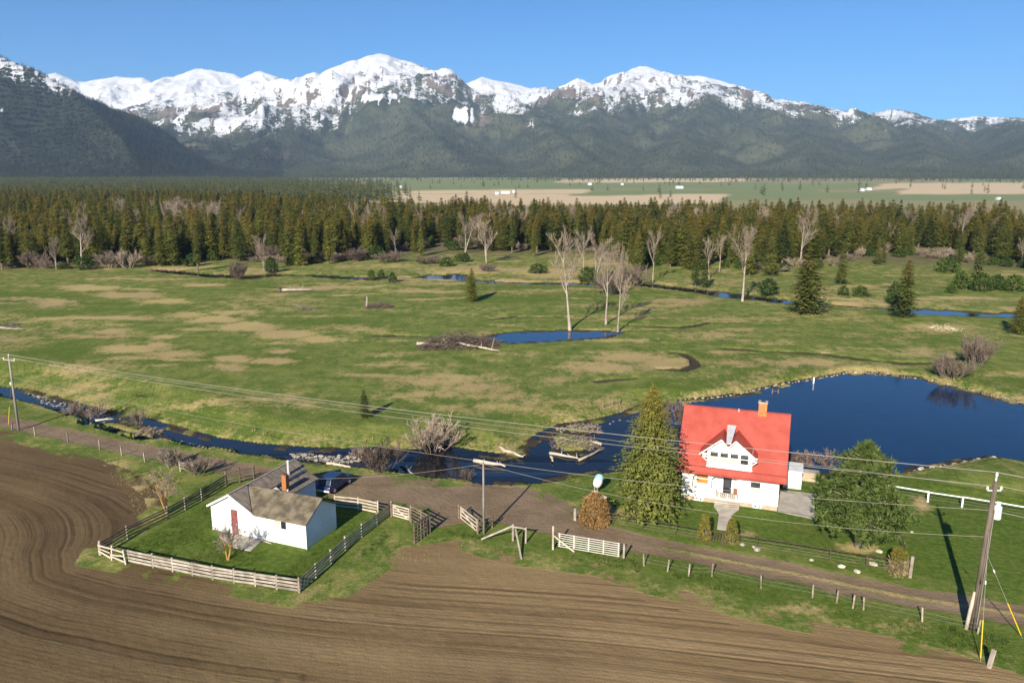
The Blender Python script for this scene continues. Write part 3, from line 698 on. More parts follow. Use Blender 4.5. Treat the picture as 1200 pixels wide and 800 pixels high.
    for cx, cy, a, b, s in [(450, 117, 26, 5, 1.1), (545, 132, 22, 14, .7), (590, 120, 20, 8, .5), (616, 148, 12, 10, .6), (300, 128, 22, 26, .6), (225, 150, 30, 16, .45), (330, 140, 30, 16, .4), (20, 108, 40, 9, .6), (12, 140, 16, 6, .3), (1075, 150, 40, 8, .3)]:
        low = np.maximum(low, 0.8 * s * np.exp(-((fx - cx) / a) ** 2 - ((fyv - cy) / b) ** 2))
    snow = np.maximum(snow, sstep(0.15, 0.95, low + (2.2 * n2 + 2.2 * n3) * sstep(0.05, 0.4, low)))
    rock = sstep(0.25, 0.6, 0.5 * n1 + 0.8 * n3 + sstep(line - 250, line + 80, h) * 0.5)
    for cx, cy, a, b, s in [(565, 140, 26, 18, .9), (320, 178, 24, 14, .9), (460, 100, 26, 10, .9), (640, 160, 26, 14, .5), (560, 170, 30, 16, .5), (455, 160, 24, 16, .35), (215, 172, 30, 8, .6), (1040, 178, 40, 6, .3), (690, 205, 50, 4, .4)]:
        rock = np.maximum(rock, 0.75 * sstep(0.25, 0.9, 0.8 * s * np.exp(-((fx - cx) / a) ** 2 - ((fyv - cy) / b) ** 2) + 0.9 * n3 + 0.9 * n2))
    i = np.arange(nr - 1)[:, None] * nc + np.arange(nc - 1)[None, :]
    Fq = np.stack([i, i + 1, i + nc + 1, i + nc], -1).reshape(-1, 4)
    me = bpy.data.meshes.new('mountains')
    me.vertices.add(len(X)); me.vertices.foreach_set('co', np.stack([X, Y, h], 1).ravel())
    me.loops.add(Fq.size); me.loops.foreach_set('vertex_index', Fq.ravel().astype(np.int32))
    me.polygons.add(len(Fq)); me.polygons.foreach_set('loop_start', np.arange(0, Fq.size, 4, dtype=np.int32))
    me.update(calc_edges=True); me.polygons.foreach_set('use_smooth', np.ones(len(Fq), bool))
    hill_shade = (1 - sstep(4700, 5600, r)) * sstep(420, 240, fx)  # shade on the left hill, painted into its forest colour
    for k, a in (('snow', snow), ('rock', rock), ('hill_shade', hill_shade)):
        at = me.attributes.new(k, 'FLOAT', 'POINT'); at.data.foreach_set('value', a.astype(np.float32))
    m, nt, b = nodes_of('mountain'); g = N(nt); p = g.pos()
    a1 = g.noise(p, 0.004, 5, 0.6); a2 = g.noise(p, 0.035, 4, 0.7)
    forest = g.mix(g.ramp(a1, 0.35, 0.65), (0.034, 0.045, 0.026), (0.086, 0.092, 0.052))
    forest = g.mix(g.ramp(a2, 0.5, 0.75, 0, 0.7), forest, (0.075, 0.068, 0.045))
    forest = g.mix(1.0, forest, g.mix(g.attr('hill_shade'), (1, 1, 1), (0.45, 0.5, 0.6)), 'MULTIPLY')
    rockc = g.mix(a2, (0.085, 0.068, 0.056), (0.20, 0.16, 0.135))
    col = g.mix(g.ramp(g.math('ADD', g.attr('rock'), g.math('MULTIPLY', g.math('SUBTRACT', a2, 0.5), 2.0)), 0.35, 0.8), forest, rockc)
    a3 = g.noise(g.mapv(p, (1, 0.45, 0.6)), 0.09, 3, 0.7)
    sn = g.math('ADD', g.attr('snow'), g.math('ADD', g.math('MULTIPLY', g.math('SUBTRACT', a2, 0.5), 1.25), g.math('MULTIPLY', g.math('SUBTRACT', a3, 0.5), 0.9)))
    col = g.mix(g.ramp(sn, 0.40, 0.62), col, g.mix(a1, (0.52, 0.54, 0.58), (0.66, 0.68, 0.71)))
    g.put(b.inputs['Base Color'], col); b.inputs['Roughness'].default_value = 0.9; b.inputs['Specular IOR Level'].default_value = 0.1
    g.put(b.inputs['Normal'], g.bump(a2, 0.5, 14.0))
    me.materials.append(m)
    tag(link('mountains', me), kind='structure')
    return X, Y, h, snow, rock, r, foot, fx
MT = build_mountains()
# ------------------------------------------------------------------ plants
def conifer(h, rad, seed, whorls=26, per=8, seg=4, bare=0.06, shape=0.8, droop=0.25, leaf=1.0, top=0.0):
    """returns (trunk MB, crown MB): whorls of drooping sprays made of small leaf faces"""
    r = random.Random(seed); tr = MB(); cr = MB()
    lean = (r.uniform(-.012, .012) * h, r.uniform(-.012, .012) * h)
    def ax(t): return Vector((lean[0] * t, lean[1] * t, h * t))
    tr.tube([ax(0) - Vector((0, 0, .3)), ax(.3), ax(.7), ax(.985)], [h * .017 + .03, h * .013 + .02, h * .007 + .01, .01], 6)
    skew = r.uniform(0, 6.28)
    for wv in range(whorls):
        t = bare + (1 - bare) * (wv + r.uniform(-.3, .3)) / whorls
        t = min(max(t, bare), .985)
        prof = (1 - t) ** shape * (1 - math.exp(-(t - bare + .03) * 16)) + top * (1 - t) * t
        gap = r.random() < .07
        for k in range(per):
            a = skew + 6.283 * (k + r.uniform(-.35, .35)) / per + wv * 1.7
            L = rad * prof * r.uniform(.62, 1.12) * (1 + .14 * math.cos(a - skew)) * (.55 if gap else 1) + .06 * h / whorls
            if L < .05: continue
            d = Vector((math.cos(a), math.sin(a), r.uniform(-droop * 1.5, .15) + .55 * max(0, t - .7)))
            d.normalize(); o = ax(t); s = Vector((-d.y, d.x, 0)).normalized()
            w0 = leaf * (.17 * L + .055 * h / 10 + .08)
            for q in range(seg):
                f = (q + .55 + r.uniform(-.25, .25)) / seg
                p = o + d * (L * f) + Vector((0, 0, -droop * L * f * f * .8))
                for sd in (-1, 1):
                    ww = w0 * (1.15 - .75 * f) * r.uniform(.7, 1.3)
                    tipv = (s * sd + d * r.uniform(.5, 1.0)).normalized() * ww * 1.5 + Vector((0, 0, -ww * r.uniform(0.0, .75)))
                    side = (d * 1.0 - s * sd * .35).normalized() * ww * .55 + Vector((0, 0, r.uniform(-.35, .35) * ww))
                    cr.face([p - side * .5, p + tipv * .55 - side * .55, p + tipv, p + tipv * .45 + side * .65])
            if r.random() < .8:
                p = o + d * L + Vector((0, 0, -droop * L * .8)); ww = w0 * .5
                cr.face([p - s * ww * .6, p + d * ww * 1.7 + Vector((0, 0, r.uniform(-.4, .2) * ww)), p + s * ww * .6])
    for k in range(7):
        a = k * 2.4; z = h * (.94 + .06 * k / 7); q = Vector((math.cos(a), math.sin(a), .9)) * (.018 * h)
        b = Vector((lean[0], lean[1], z)); cr.face([b + Vector((-q.y, q.x, 0)) * .5, b + q * 1.6, b - Vector((-q.y, q.x, 0)) * .5])
    return tr, cr

def joined(a, b):
    m = MB(); m.v = a.v + b.v; n = len(a.v)
    m.f = a.f + [tuple(i + n for i in f) for f in b.f]; m.m = [0] * len(a.f) + [1] * len(b.f)
    return m

def grow(tm, wm, p, d, L, rad, lev, last, r, rise=.25, spread=.7, ratio=.62, n=(5, 7), start=.3, twig=.02):
    """recursive limb; tm takes the trunk and heavy limbs, wm the finer wood"""
    seg = 4 if lev == 0 else 3
    pts = [p]; dirs = [d]
    for i in range(seg):
        wob = Vector((r.uniform(-1, 1), r.uniform(-1, 1), r.uniform(-.5, .8))) * (.07 if lev == 0 else .2)
        d = (d + wob + Vector((0, 0, rise * .35))).normalized(); pts.append(pts[-1] + d * (L / seg)); dirs.append(d)
    rr = [rad * (1 - .72 * i / seg) for i in range(seg + 1)]
    mb = tm if lev <= 1 else wm
    if lev < last: mb.tube(pts, rr, 7 if lev == 0 else (5 if lev == 1 else 3), cap=False)
    else:
        a = pts[0]; b = pts[-1]; s = d.cross(Vector((r.uniform(-1, 1), r.uniform(-1, 1), r.uniform(-1, 1)))).normalized() * twig
        wm.face([a - s, pts[1] - s * .8, b, pts[1] + s * .8, a + s]); return
    m = r.randint(*n)
    for k in range(m):
        t = start + (1 - start) * (k + r.random()) / m
        i = min(int(t * seg), seg - 1); q = pts[i].lerp(pts[i + 1], t * seg - i)
        dd = dirs[min(i + 1, seg)]
        a = r.uniform(0, 6.283); x = dd.orthogonal().normalized(); y = dd.cross(x)
        nd = (dd + (x * math.cos(a) + y * math.sin(a)) * spread * r.uniform(.6, 1.3) + Vector((0, 0, rise))).normalized()
        grow(tm, wm, q, nd, L * ratio * r.uniform(.65, 1.15) * (1.15 - .45 * t), max(rr[i] * .5, twig), lev + 1, last, r, rise, spread, ratio, n, .15, twig)

def bare_tree(h, seed, last=4, spread=.62, start=.38, lean=0.0, twig=.02, forks=1, n=(5, 7), thick=1.0, rise=.25):
    r = random.Random(seed); tm = MB(); wm = MB()
    for k in range(forks):
        a = r.uniform(0, 6.28); s = (0.0 if forks == 1 else .16) + lean
        grow(tm, wm, Vector((0, 0, -.2)), Vector((math.cos(a) * s, math.sin(a) * s, 1)).normalized(), h * .74 * (1 if k == 0 else r.uniform(.75, .95)), h * .017 * thick * (1 if k == 0 else .8) + .03, 0, last, r, rise, spread, .58, n, start, twig)
    for i in range(len(tm.v)):       # flared foot
        x, y, z = tm.v[i]
        if z < .6 and forks == 1: tm.v[i] = (x * 1.45, y * 1.45, z)
    return tm, wm

def bare_shrub(h, wd, seed, stems=26, twig=.02, n=(4, 6), last=3):
    r = random.Random(seed); tm = MB(); wm = MB()
    for k in range(stems):
        a = r.uniform(0, 6.283); e = math.sqrt(r.random())
        p = Vector((math.cos(a), math.sin(a), 0)) * (e * wd * .22) - Vector((0, 0, .1))
        d = Vector((math.cos(a) * e * wd / h * .75, math.sin(a) * e * wd / h * .75, 1)).normalized()
        grow(tm, wm, p, d, h * .68 * r.uniform(.6, 1.05), .02 + .004 * h, 1, last, r, .12, .6, .55, n, .25, twig)
    return tm, wm

def leafy(points, size, seed, per=7, flat=.5, needle=False):
    """clumps of small leaf faces round the given points"""
    r = random.Random(seed); m = MB()
    for c in points:
        for k in range(per):
            d = Vector((r.gauss(0, 1), r.gauss(0, 1), r.gauss(0, 1)));  d.normalize()
            p = Vector(c) + d * size * r.uniform(.2, .9)
            n = (d + Vector((r.uniform(-1, 1), r.uniform(-1, 1), r.uniform(-.3, 1))) * .7).normalized()
            s = n.cross(Vector((r.uniform(-1, 1), r.uniform(-1, 1), r.uniform(-1, 1)))).normalized()
            u = n.cross(s); z = size * r.uniform(.35, .75)
            if needle: m.face([p - s * z * .28, p + (d + Vector((0, 0, .25))) * z * 1.7, p + s * z * .28])
            else: m.face([p - s * z * .5, p - u * z * .4, p + s * z * .6, p + u * z * .45])
    return m

def shell_points(n, seed, prof, lump=.18, inner=.55):
    """points in a body of revolution prof(t)->radius for t in 0..1 with uneven outline"""
    r = random.Random(seed); out = []
    ph = [r.uniform(0, 6.28) for _ in range(6)]
    while len(out) < n:
        t = r.random(); a = r.uniform(0, 6.283)
        R = prof(t)
        if r.random() > R / .5 and r.random() > .3: continue
        R *= 1 + lump * (math.sin(3 * a + ph[0] + 5 * t) + math.sin(5 * a + ph[1] - 9 * t) + .7 * math.sin(2 * a + ph[2] + 14 * t)) / 1.6
        e = inner + (1 - inner) * math.sqrt(r.random())
        out.append((R * e * math.cos(a), R * e * math.sin(a), t))
    return out

# --- prototypes (the first use of each is a tree of its own further down)
def meshes(tm, cm, tname, cname, tmat, cmat): return tm.mesh(tname, tmat), cm.mesh(cname, cmat)
FIR = []
for s, (hh, rd, wh, pr, sh, br) in enumerate([(17, 2.5, 30, 9, .58, .05), (16, 2.1, 30, 9, .45, .10), (18, 2.4, 32, 9, .66, .14), (15, 2.7, 26, 9, .7, .04), (17, 1.9, 30, 8, .42, .2), (16, 2.9, 28, 10, .6, .06)]):
    t, c = conifer(hh, rd, 100 + s, wh, pr, 4, br, sh, .3, 1.25, .35)
    FIR.append((hh, t.mesh('trunk', M['bark']), c.mesh('crown', M['fir']), joined(t, c).mesh('conifer_tree', [M['bark'], M['fir']])))
COT = []
for s, (hh, ls, st, fk) in enumerate([(20, 4, .38, 1), (20, 4, .45, 1), (18, 4, .3, 1), (16, 4, .3, 2)]):
    t, c = bare_tree(hh, 300 + s, ls, .66, st, .05, .024, fk, (6, 7), .75, .24)
    COT.append((hh, t.mesh('trunk', M['pale_bark'], True), c.mesh('crown', M['tan_twig'])))
BSH = []
for s in range(3):
    t, c = bare_shrub(4.0, 4.2, 400 + s, 24, .020, (5, 7), 4)
    BSH.append((4.0, t.mesh('stems', M['purple_twig']), c.mesh('twigs', M['purple_twig']), t.mesh('stems', M['tan_twig']), c.mesh('twigs', M['tan_twig'])))
JUN = []
for s in range(3):
    pts = [(x * 3.2, y * 3.2, .1 + z * 3.0) for x, y, z in shell_points(170, 500 + s, lambda t: .5 * (1 - t ** 2.2) ** .6 * (.75 + .25 * min(1, t * 5)), .22, .35)]
    JUN.append((3.1, leafy(pts, .42, 510 + s, 8).mesh('crown', M['juniper']), MB()))
    k = JUN[-1][2]
    for q in range(5): k.tube([(0, 0, -.2), (math.cos(q * 1.3) * .5, math.sin(q * 1.3) * .5, 1.6)], [.08, .03], 5)
    JUN[-1] = (3.1, JUN[-1][1], k.mesh('stems', M['bark']))

RT = random.Random(77)
def put_parts(name, loc, sc, parts, label, cat, group=None, rz=None):
    t = thing(name, loc, RT.uniform(0, 6.28) if rz is None else rz, label, cat, group)
    t.scale = sc if isinstance(sc, tuple) else (sc, sc, sc)
    for n, me in parts: link(n, me, t)
    return t

def stand(px, py, ytop): 
    b = G(px, py); return b, height_to(b, ytop)

def fir_at(px, py, ytop, k, label, wide=1.0, group=None, name='conifer_tree'):
    b, h = stand(px, py, ytop); hh, t, c, j = FIR[k % 6]; s = h / hh
    return put_parts(name, b, (s * wide, s * wide, s), [('trunk', t), ('crown', c)], label, 'tree', group)
def cot_at(px, py, ytop, k, label, wide=1.0, group=None):
    b, h = stand(px, py, ytop); hh, t, c = COT[k % 4]; s = h / (hh * .98)
    return put_parts('bare_tree', b, (s * wide, s * wide, s), [('trunk', t), ('crown', c)], label, 'tree', group)
def shrub_at(px, py, ytop, wpx, k, label, kind='purple', group=None):
    b, h = stand(px, py, ytop); hh, p1, p2, t1, t2 = BSH[k % 3]; s = h / 3.9
    wm = wpx * (b.y / F_PX) / 4.0
    a, c = (p1, p2) if kind == 'purple' else (t1, t2)
    return put_parts('bare_shrub', b, (wm, wm, s), [('stems', a), ('twigs', c)], label, 'shrub', group)
def bush_at(px, py, ytop, wpx, k, label, group=None):
    b, h = stand(px, py, ytop); hh, c, st = JUN[k % 3]; s = h / 3.1; wm = wpx * (b.y / F_PX) / 3.2
    return put_parts('evergreen_shrub', b, (wm, wm, s), [('stems', st), ('crown', c)], label, 'shrub', group)

# --- trees and shrubs that stand by themselves
fir_at(553, 353, 314, 5, 'small yellowish fir standing alone in the middle of the meadow', 1.6)
fir_at(427, 489, 456, 3, 'short dark fir at the meadow edge just above the stream', 1.7)
fir_at(943, 367, 291, 5, 'large thick spruce with browned top on the near bank of the creek', 2.1)
fir_at(1060, 372, 304, 0, 'tall slender spruce beside the creek below the hillside pasture', 1.75)
fir_at(1192, 391, 347, 5, 'broad dark spruce cut by the edge of the photo below the creek', 1.75)
fir_at(1143, 337, 262, 2, 'tall fir with a pale leaning trunk above the hillside shrubs', 1.1)
fir_at(878, 322, 268, 5, 'wide dark fir at the forest edge behind the forked cottonwood', 1.3)
fir_at(903, 324, 266, 3, 'bushy olive fir directly behind the large creek-bank spruce', 1.25)
fir_at(985, 333, 283, 0, 'conical fir at the forest edge to the side of the large spruce', 1.3)
fir_at(815, 336, 290, 1, 'slim young fir on the far creek bank near two bare poplars', 1.2)
fir_at(826, 337, 295, 3, 'second slim young fir beside the bare poplars on the creek bank', 1.15)
fir_at(748, 318, 268, 0, 'fir with deep skirt behind the cluster of bare cottonwoods', 1.2)
fir_at(352, 311, 262, 5, 'full round-topped fir on the small rise beside the dark boulder', 1.25)
fir_at(385, 309, 258, 1, 'columnar dark fir at the inner corner of the forest edge', 1.2)
fir_at(232, 317, 268, 4, 'narrow fir beside the creek bend at the forest edge', 1.2)
fir_at(494, 300, 262, 0, 'yellow-tipped fir in front of the forest above the sand bar', 1.1)
fir_at(485, 296, 268, 3, 'smaller fir standing close to the yellow-tipped one', 1.1)
fir_at(625, 300, 262, 2, 'thin ragged fir on the grassy opening in the forest edge', 1.0)
fir_at(600, 297, 252, 4, 'brown sparse pine with a bare trunk in the forest opening', 1.1)
fir_at(1028, 310, 278, 3, 'low fir at the top corner of the hillside pasture', 1.3)
fir_at(1035, 308, 284, 0, 'young fir beside the forest at the top of the pasture', 1.3)
for i, (x, y, t, w_, l) in enumerate([(435, 326, 316, 10, 'first of three small green bushes on the creek sand bar'), (447, 325, 316, 9, 'middle one of three small green bushes on the creek sand bar'), (460, 331, 319, 11, 'bush nearest the meadow of the three on the creek sand bar'),
    (318, 319, 301, 16, 'dark pointed evergreen bush beside the pale bare tree at the creek'), (1048, 356, 330, 22, 'round evergreen bush tucked behind the slender creek spruce'), (1110, 319, 301, 26, 'broad dark bush high on the hillside pasture'), (1115, 343, 334, 14, 'small round bush alone on the hillside pasture'),
    (1150, 341, 320, 24, 'dark bush at the foot of the leaning fir'), (1168, 340, 322, 22, 'green bush next to last in the hillside row'), (1188, 341, 322, 24, 'green bush ending the hillside row at the photo edge'), (1126, 338, 318, 22, 'rounded bush left of the leaning trunk on the hillside'),
    (900, 345, 326, 24, 'low juniper bush on the far creek bank behind the cottonwood'), (1008, 347, 335, 20, 'spreading bush in the pasture above the creek'), (988, 346, 335, 14, 'small bush in the pasture beside the spreading one'), (630, 320, 309, 22, 'bright yellow-green shrub in the grassy opening'), (689, 330, 313, 26, 'dark green shrub among the bare cottonwood trunks'),
    (523, 312, 301, 18, 'green bush above the creek at the forest opening'), (545, 307, 296, 12, 'pointed bush in front of the bare tree clump'), (100, 316, 300, 16, 'low dark shrub under the far forest edge'), (225, 312, 297, 18, 'bushy young evergreen at the creek bend'), (440, 303, 288, 24, 'green bushes mass beside a small pale bare tree'), (538, 306, 297, 14, 'squat bush beside the pointed one at the opening')]):
    bush_at(x, y, t, w_, i, l)
for i, (x, y, t, w_, l) in enumerate([(668, 386, 272, 1.0, 'tall bare cottonwood standing at the rim of the meadow pond'), (710, 380, 283, .9, 'bare cottonwood just behind the end of the meadow pond'), (724, 388, 296, .9, 'bare cottonwood with white foot at the end of the meadow pond'),
    (697, 329, 274, 1.0, 'forked bare cottonwood on the far creek bank behind the pond trees'), (765, 331, 268, .8, 'slim crooked bare tree in front of the dark firs'), (870, 353, 262, 1.0, 'large forked bare cottonwood on the creek bank'), (937, 312, 248, 1.2, 'wide pale bare tree rising among the dark firs'),
    (570, 308, 253, 1.1, 'pale bare cottonwood with its shadow in the forest opening'), (464, 298, 268, 1.0, 'small pale bare tree with round crown above the creek'), (428, 291, 246, .9, 'tall bare tree against the dark firs'), (96, 313, 250, 1.5, 'broad bare cottonwood before the shaded firs at the meadow end'),
    (310, 317, 272, .8, 'pale twin-trunk bare tree by the creek'), (831, 327, 279, .9, 'white-stemmed bare poplar by the two young firs'), (843, 318, 274, .9, 'second bare poplar behind the white-stemmed one'), (1197, 312, 275, .8, 'white bare snag by the photo edge above the hillside bushes'),
    (545, 296, 246, 1.3, 'wide clump-like bare tree with many upright limbs'), (684, 322, 268, 1.2, 'pinkish bare tree crown behind the pond cottonwoods'), (266, 300, 272, .9, 'thin bare tree among firs above the creek bend'), (178, 297, 262, .7, 'bare leaning tree in a gap of the dark forest'), (66, 316, 275, .8, 'pale-trunked slim tree at the shaded forest edge')]):
    cot_at(x, y, t, i, l, w_)
for i, (x, y, t, w_, kd, l) in enumerate([(278, 328, 300, 26, 'purple', 'round purple-brown bare shrub beside the creek bend'), (150, 314, 289, 22, 'tan', 'pale grey bare shrub before the dark forest'), (128, 314, 290, 26, 'tan', 'grey many-stemmed bare shrub next to the pale one'), (415, 306, 288, 26, 'purple', 'dark bare shrub at the forest edge above the creek'),
    (455, 307, 291, 34, 'purple', 'spreading brown bare shrub below the small pale tree'), (503, 309, 298, 34, 'purple', 'low purple thicket at the foot of the yellow-tipped fir'), (325, 304, 284, 30, 'purple', 'reddish bare thicket between the firs above the creek'), (298, 304, 284, 26, 'purple', 'reddish bare thicket nearest the creek bend'),
    (505, 529, 484, 58, 'tan', 'large tan bare willow on the far bank of the stream'), (448, 553, 513, 46, 'purple', 'purple-brown bare shrub on the road side of the stream'), (100, 496, 466, 40, 'tan', 'pale bare willow clump standing in the stream'), (162, 497, 477, 18, 'tan', 'thin bare sapling leaning over the stream'),
    (1141, 427, 387, 40, 'purple', 'tall brown bare thicket in the meadow beyond the pond'), (1114, 443, 412, 40, 'purple', 'darker bare shrub on the far rim of the pond'), (548, 561, 547, 18, 'purple', 'small reddish bush in the water near the middle pole'), (792, 497, 464, 34, 'purple', 'purple willow thicket at the pond corner behind the red roof'),
    (955, 549, 527, 46, 'purple', 'brown bare bushes along the pond shore beside the white annex'), (930, 546, 528, 24, 'purple', 'brown bare bush between the annex and the water'), (200, 545, 520, 26, 'tan', 'leafless sapling on the road verge above the field corner'), (712, 345, 312, 40, 'purple', 'pink-brown bare thicket round the cottonwood trunks'),
    (740, 335, 306, 34, 'purple', 'pale pink bare thicket behind the end of the meadow pond'), (570, 318, 307, 22, 'purple', 'low brown bush under the pale cottonwood'), (40, 314, 290, 26, 'purple', 'dim bare thicket under the shaded forest edge'), (230, 556, 532, 34, 'tan', 'leafless brush beside the leaning wooden gate'),
    (425, 540, 522, 30, 'tan', 'dry brush along the stony riffle of the stream')]):
    shrub_at(x, y, t, w_, i, l, kd)

# --- the big spruce beside the red house, the pine on the lawn
b, h = stand(760, 601, 450)
t, c = conifer(h, 3.9, 7, 58, 17, 8, .08, .60, .30, .66, .7)
t = t.build('trunk', M['bark'], None); c = c.build('crown', M['spruce'], None, fix=False)
root = thing('spruce_tree', b, 0.4, 'tall shaggy spruce with yellowing top beside the red-roofed house', 'tree'); t.parent = root; c.parent = root
b, h = stand(1005, 640, 518)
def pine_prof(t): return .5 * (math.sin(math.pi * min(1, .2 + t * .8)) ** .6) * (1.08 - .62 * t ** 1.3) * (1 + .16 * math.sin(t * 26))
pts = [(x * 7.4, y * 7.2, 1.9 + z * (h - 2.2)) for x, y, z in shell_points(620, 12, pine_prof, .34, .30)]
cr = leafy(pts, .40, 13, 46, needle=True)
tm = MB(); tm.tube([(0, 0, -.3), (.05, 0, 1.6), (-.1, .1, 4), (.1, 0, h * .9)], [.36, .29, .24, .05], 9)
rr = random.Random(5)
lb = MB()
for k in range(26):
    a = k * 2.4; z = 1.9 + k * .26; L = 3.6 * (1 - k / 40)
    lb.tube([(0, 0, z), (math.cos(a) * L * .5, math.sin(a) * L * .5, z + .5), (math.cos(a) * L, math.sin(a) * L, z + .9)], [.09, .06, .02], 5)
root = thing('pine_tree', b, 0, 'broad bushy pine with a pale trunk on the lawn beside the concrete pad', 'tree')
tk = tm.build('trunk', M['grey_bark'], root, True); lb.build('limb', M['grey_bark'], tk, True); cr.build('crown', M['pinegreen'], root, fix=False)

def small_bare(px, py, ytop, seed, label, spread, mats, forks=1, lean=.1, thick=1.1):
    b, h = stand(px, py, ytop)
    t, c = bare_tree(h, seed, 4, spread, .3, lean, .011, forks, (5, 7), thick, .12)
    root = thing('bare_tree', b, 1.0, label, 'tree')
    t.build('trunk', mats[0], root, True, False); c.build('crown', mats[1], root, fix=False)
small_bare(196, 601, 545, 41, 'orange-stemmed bare apple tree outside the yard fence', .95, (M['orange_twig'], M['tan_twig']), 2, .12)
small_bare(267, 656, 612, 43, 'small yellow-stemmed bare tree in front of the red door', 1.0, (M['orange_twig'], M['grey_bark']), 3, .22)
small_bare(198, 548, 520, 47, 'thin grey bare tree on the verge by the field corner', .9, (M['grey_bark'], M['grey_bark']), 2, .1)

# --- garden shrubs
def garden(px, py, ytop, wpx, label, mat, prof, n, size, seed, name='garden_shrub', stems=True, needle=False):
    b, h = stand(px, py, ytop); wd = wpx * (b.y / F_PX)
    root = thing(name, b, 0, label, 'shrub')
    pts = [(x * wd, y * wd, z * h) for x, y, z in shell_points(n, seed, prof, .12, .6)]
    leafy(pts, size, seed + 1, 9, needle=needle).build('crown', mat, root, fix=False)
    s = MB()
    for q in range(7): s.tube([(math.cos(q) * .12, math.sin(q) * .12, -.1), (math.cos(q) * wd * .2, math.sin(q) * wd * .2, h * .5)], [.04, .02], 4)
    s.build('stems', M['grey_bark'], root)
cone = lambda t: .5 * (1 - t) ** .55 * min(1, .25 + t * 5)
garden(825, 633, 601, 19, 'clipped yellow-green cone shrub on the spruce side of the front walk', M['yellow_shrub'], cone, 260, .2, 61)
garden(857, 637, 606, 22, 'clipped yellow-green cone shrub on the pine side of the front walk', M['yellow_shrub'], cone, 260, .2, 63)
dome = lambda t: .5 * (1 - t ** 2) ** .5
garden(697, 614, 579, 37, 'big rusty orange dome of dead willow beside the lane', M['rust'], dome, 620, .24, 65, needle=True)
b, h = stand(1052, 671, 641)
root = thing('garden_shrub', b, 0, 'mushroom-shaped yellow-green shrub by the fence corner post', 'shrub')
leafy([(x * 1.35, y * 1.35, h * .52 + z * h * .48) for x, y, z in shell_points(240, 71, lambda t: .5 * math.sin(math.pi * (.2 + .8 * t)) ** .5, .06, .7)], .16, 72, 9).build('crown', M['yellow_shrub'], root, fix=False)
leafy([(x * 1.7, y * 1.7, z * h * .55) for x, y, z in shell_points(160, 73, lambda t: .5 * (1 - .4 * t), .2, .3)], .3, 74, 8, needle=True).build('dry_stalks', M['hay'], root, fix=False)

# ------------------------------------------------------------------ the forest across the valley
EDGE_X = [-200, 0, 60, 130, 205, 235, 260, 300, 330, 350, 400, 440, 470, 520, 560, 600, 640, 665, 700, 745, 780, 830, 870, 905, 960, 1000, 1040, 1100, 1140, 1200, 1400]
EDGE_Y = [316, 315, 314, 312, 309, 306, 303, 306, 308, 308, 304, 299, 292, 291, 290, 290, 294, 292, 296, 308, 310, 312, 313, 317, 314, 302, 298, 301, 308, 314, 322]
BACK_X = [-300, 0, 200, 330, 420, 500, 600, 700, 800, 1000, 1200, 1500]
BACK_R = [900, 900, 820, 700, 600, 540, 510, 500, 490, 470, 460, 460]
def forest_points(n, seed):
    rg = np.random.default_rng(seed)
    fx = rg.uniform(-190, 1390, n); r0 = rg.uniform(270, 960, n)
    keep = rg.uniform(0, 1, n) < (r0 / 960) ** 1.0
    fx = fx[keep]; r0 = r0[keep]
    y = r0; fy = HOR + CAM_H * F_PX / y
    e = np.interp(fx, EDGE_X, EDGE_Y) - 1 + 17 * (fbm(fx / 34, fx * 0 + 3, 3, 5) - .5)
    ok = (fy < e) & (y < np.interp(fx, BACK_X, BACK_R) + 60 * (fbm(fx / 40, fx * 0, 2, 7) - .5))
    fx = fx[ok]; y = y[ok]
    return np.stack([(fx - 600) / F_PX * y * 1.0 / math.cos(PITCH) * math.cos(PITCH), y], 1)
cand = forest_points(60000, 5)
# thin to a natural spacing
cell = {}; keep = []
for i, (x, y) in enumerate(cand):
    s = 3.0 + (y > 520) * 1.5; kx, ky = int(x // s), int(y // s)
    if any((kx + a, ky + b_) in cell for a in (-1, 0, 1) for b_ in (-1, 0, 1) if abs(a) + abs(b_) < 2): continue
    cell[(kx, ky)] = 1; keep.append(i)
FP = cand[keep]
clear = fbm(FP[:, 0] / 30, FP[:, 1] / 30, 3, 91)
FP = FP[clear > 0.355]
order = np.argsort(np.hypot(FP[:, 0], FP[:, 1]) + 30 * (vnoise(FP[:, 0] / 3, FP[:, 1] / 3, 3) - .5))
FP = FP[order]
fxp = 600 + F_PX * FP[:, 0] / FP[:, 1]
inview = (fxp > -20) & (fxp < 1220)
near = FP[inview][:270]; rest = np.concatenate([FP[inview][270:], FP[~inview]])
FOREST = 'conifers of the forest across the valley'
zn = land(near[:, 0], near[:, 1])
PLACES = [(110, 'beside the broad bare cottonwood'), (205, 'behind the grey bare shrubs'), (300, 'above the creek bend'), (400, 'behind the pale twin-trunk bare tree'), (500, 'behind the small pale bare tree'), (620, 'round the pale cottonwood opening'),
    (740, 'behind the pond cottonwoods'), (860, 'behind the bare creek poplars'), (980, 'behind the large creek-bank spruce'), (1100, 'along the top of the hillside pasture'), (9999, 'behind the row of hillside bushes')]
def place(x, y):
    q = 600 + F_PX * x / y
    return next(l for m_, l in PLACES if q < m_)
ROWN = 'front', 'middle', 'rear'
def row(x, y):
    q = 600 + F_PX * x / y; e_ = CAM_H * F_PX / (np.interp(q, EDGE_X, EDGE_Y) - HOR)
    return ROWN[0] if y < e_ + 14 else ROWN[1] if y < e_ + 34 else ROWN[2]
FL = ['pointed', 'slender', 'bare-footed', 'bushy', 'high-crowned', 'wide-skirted']
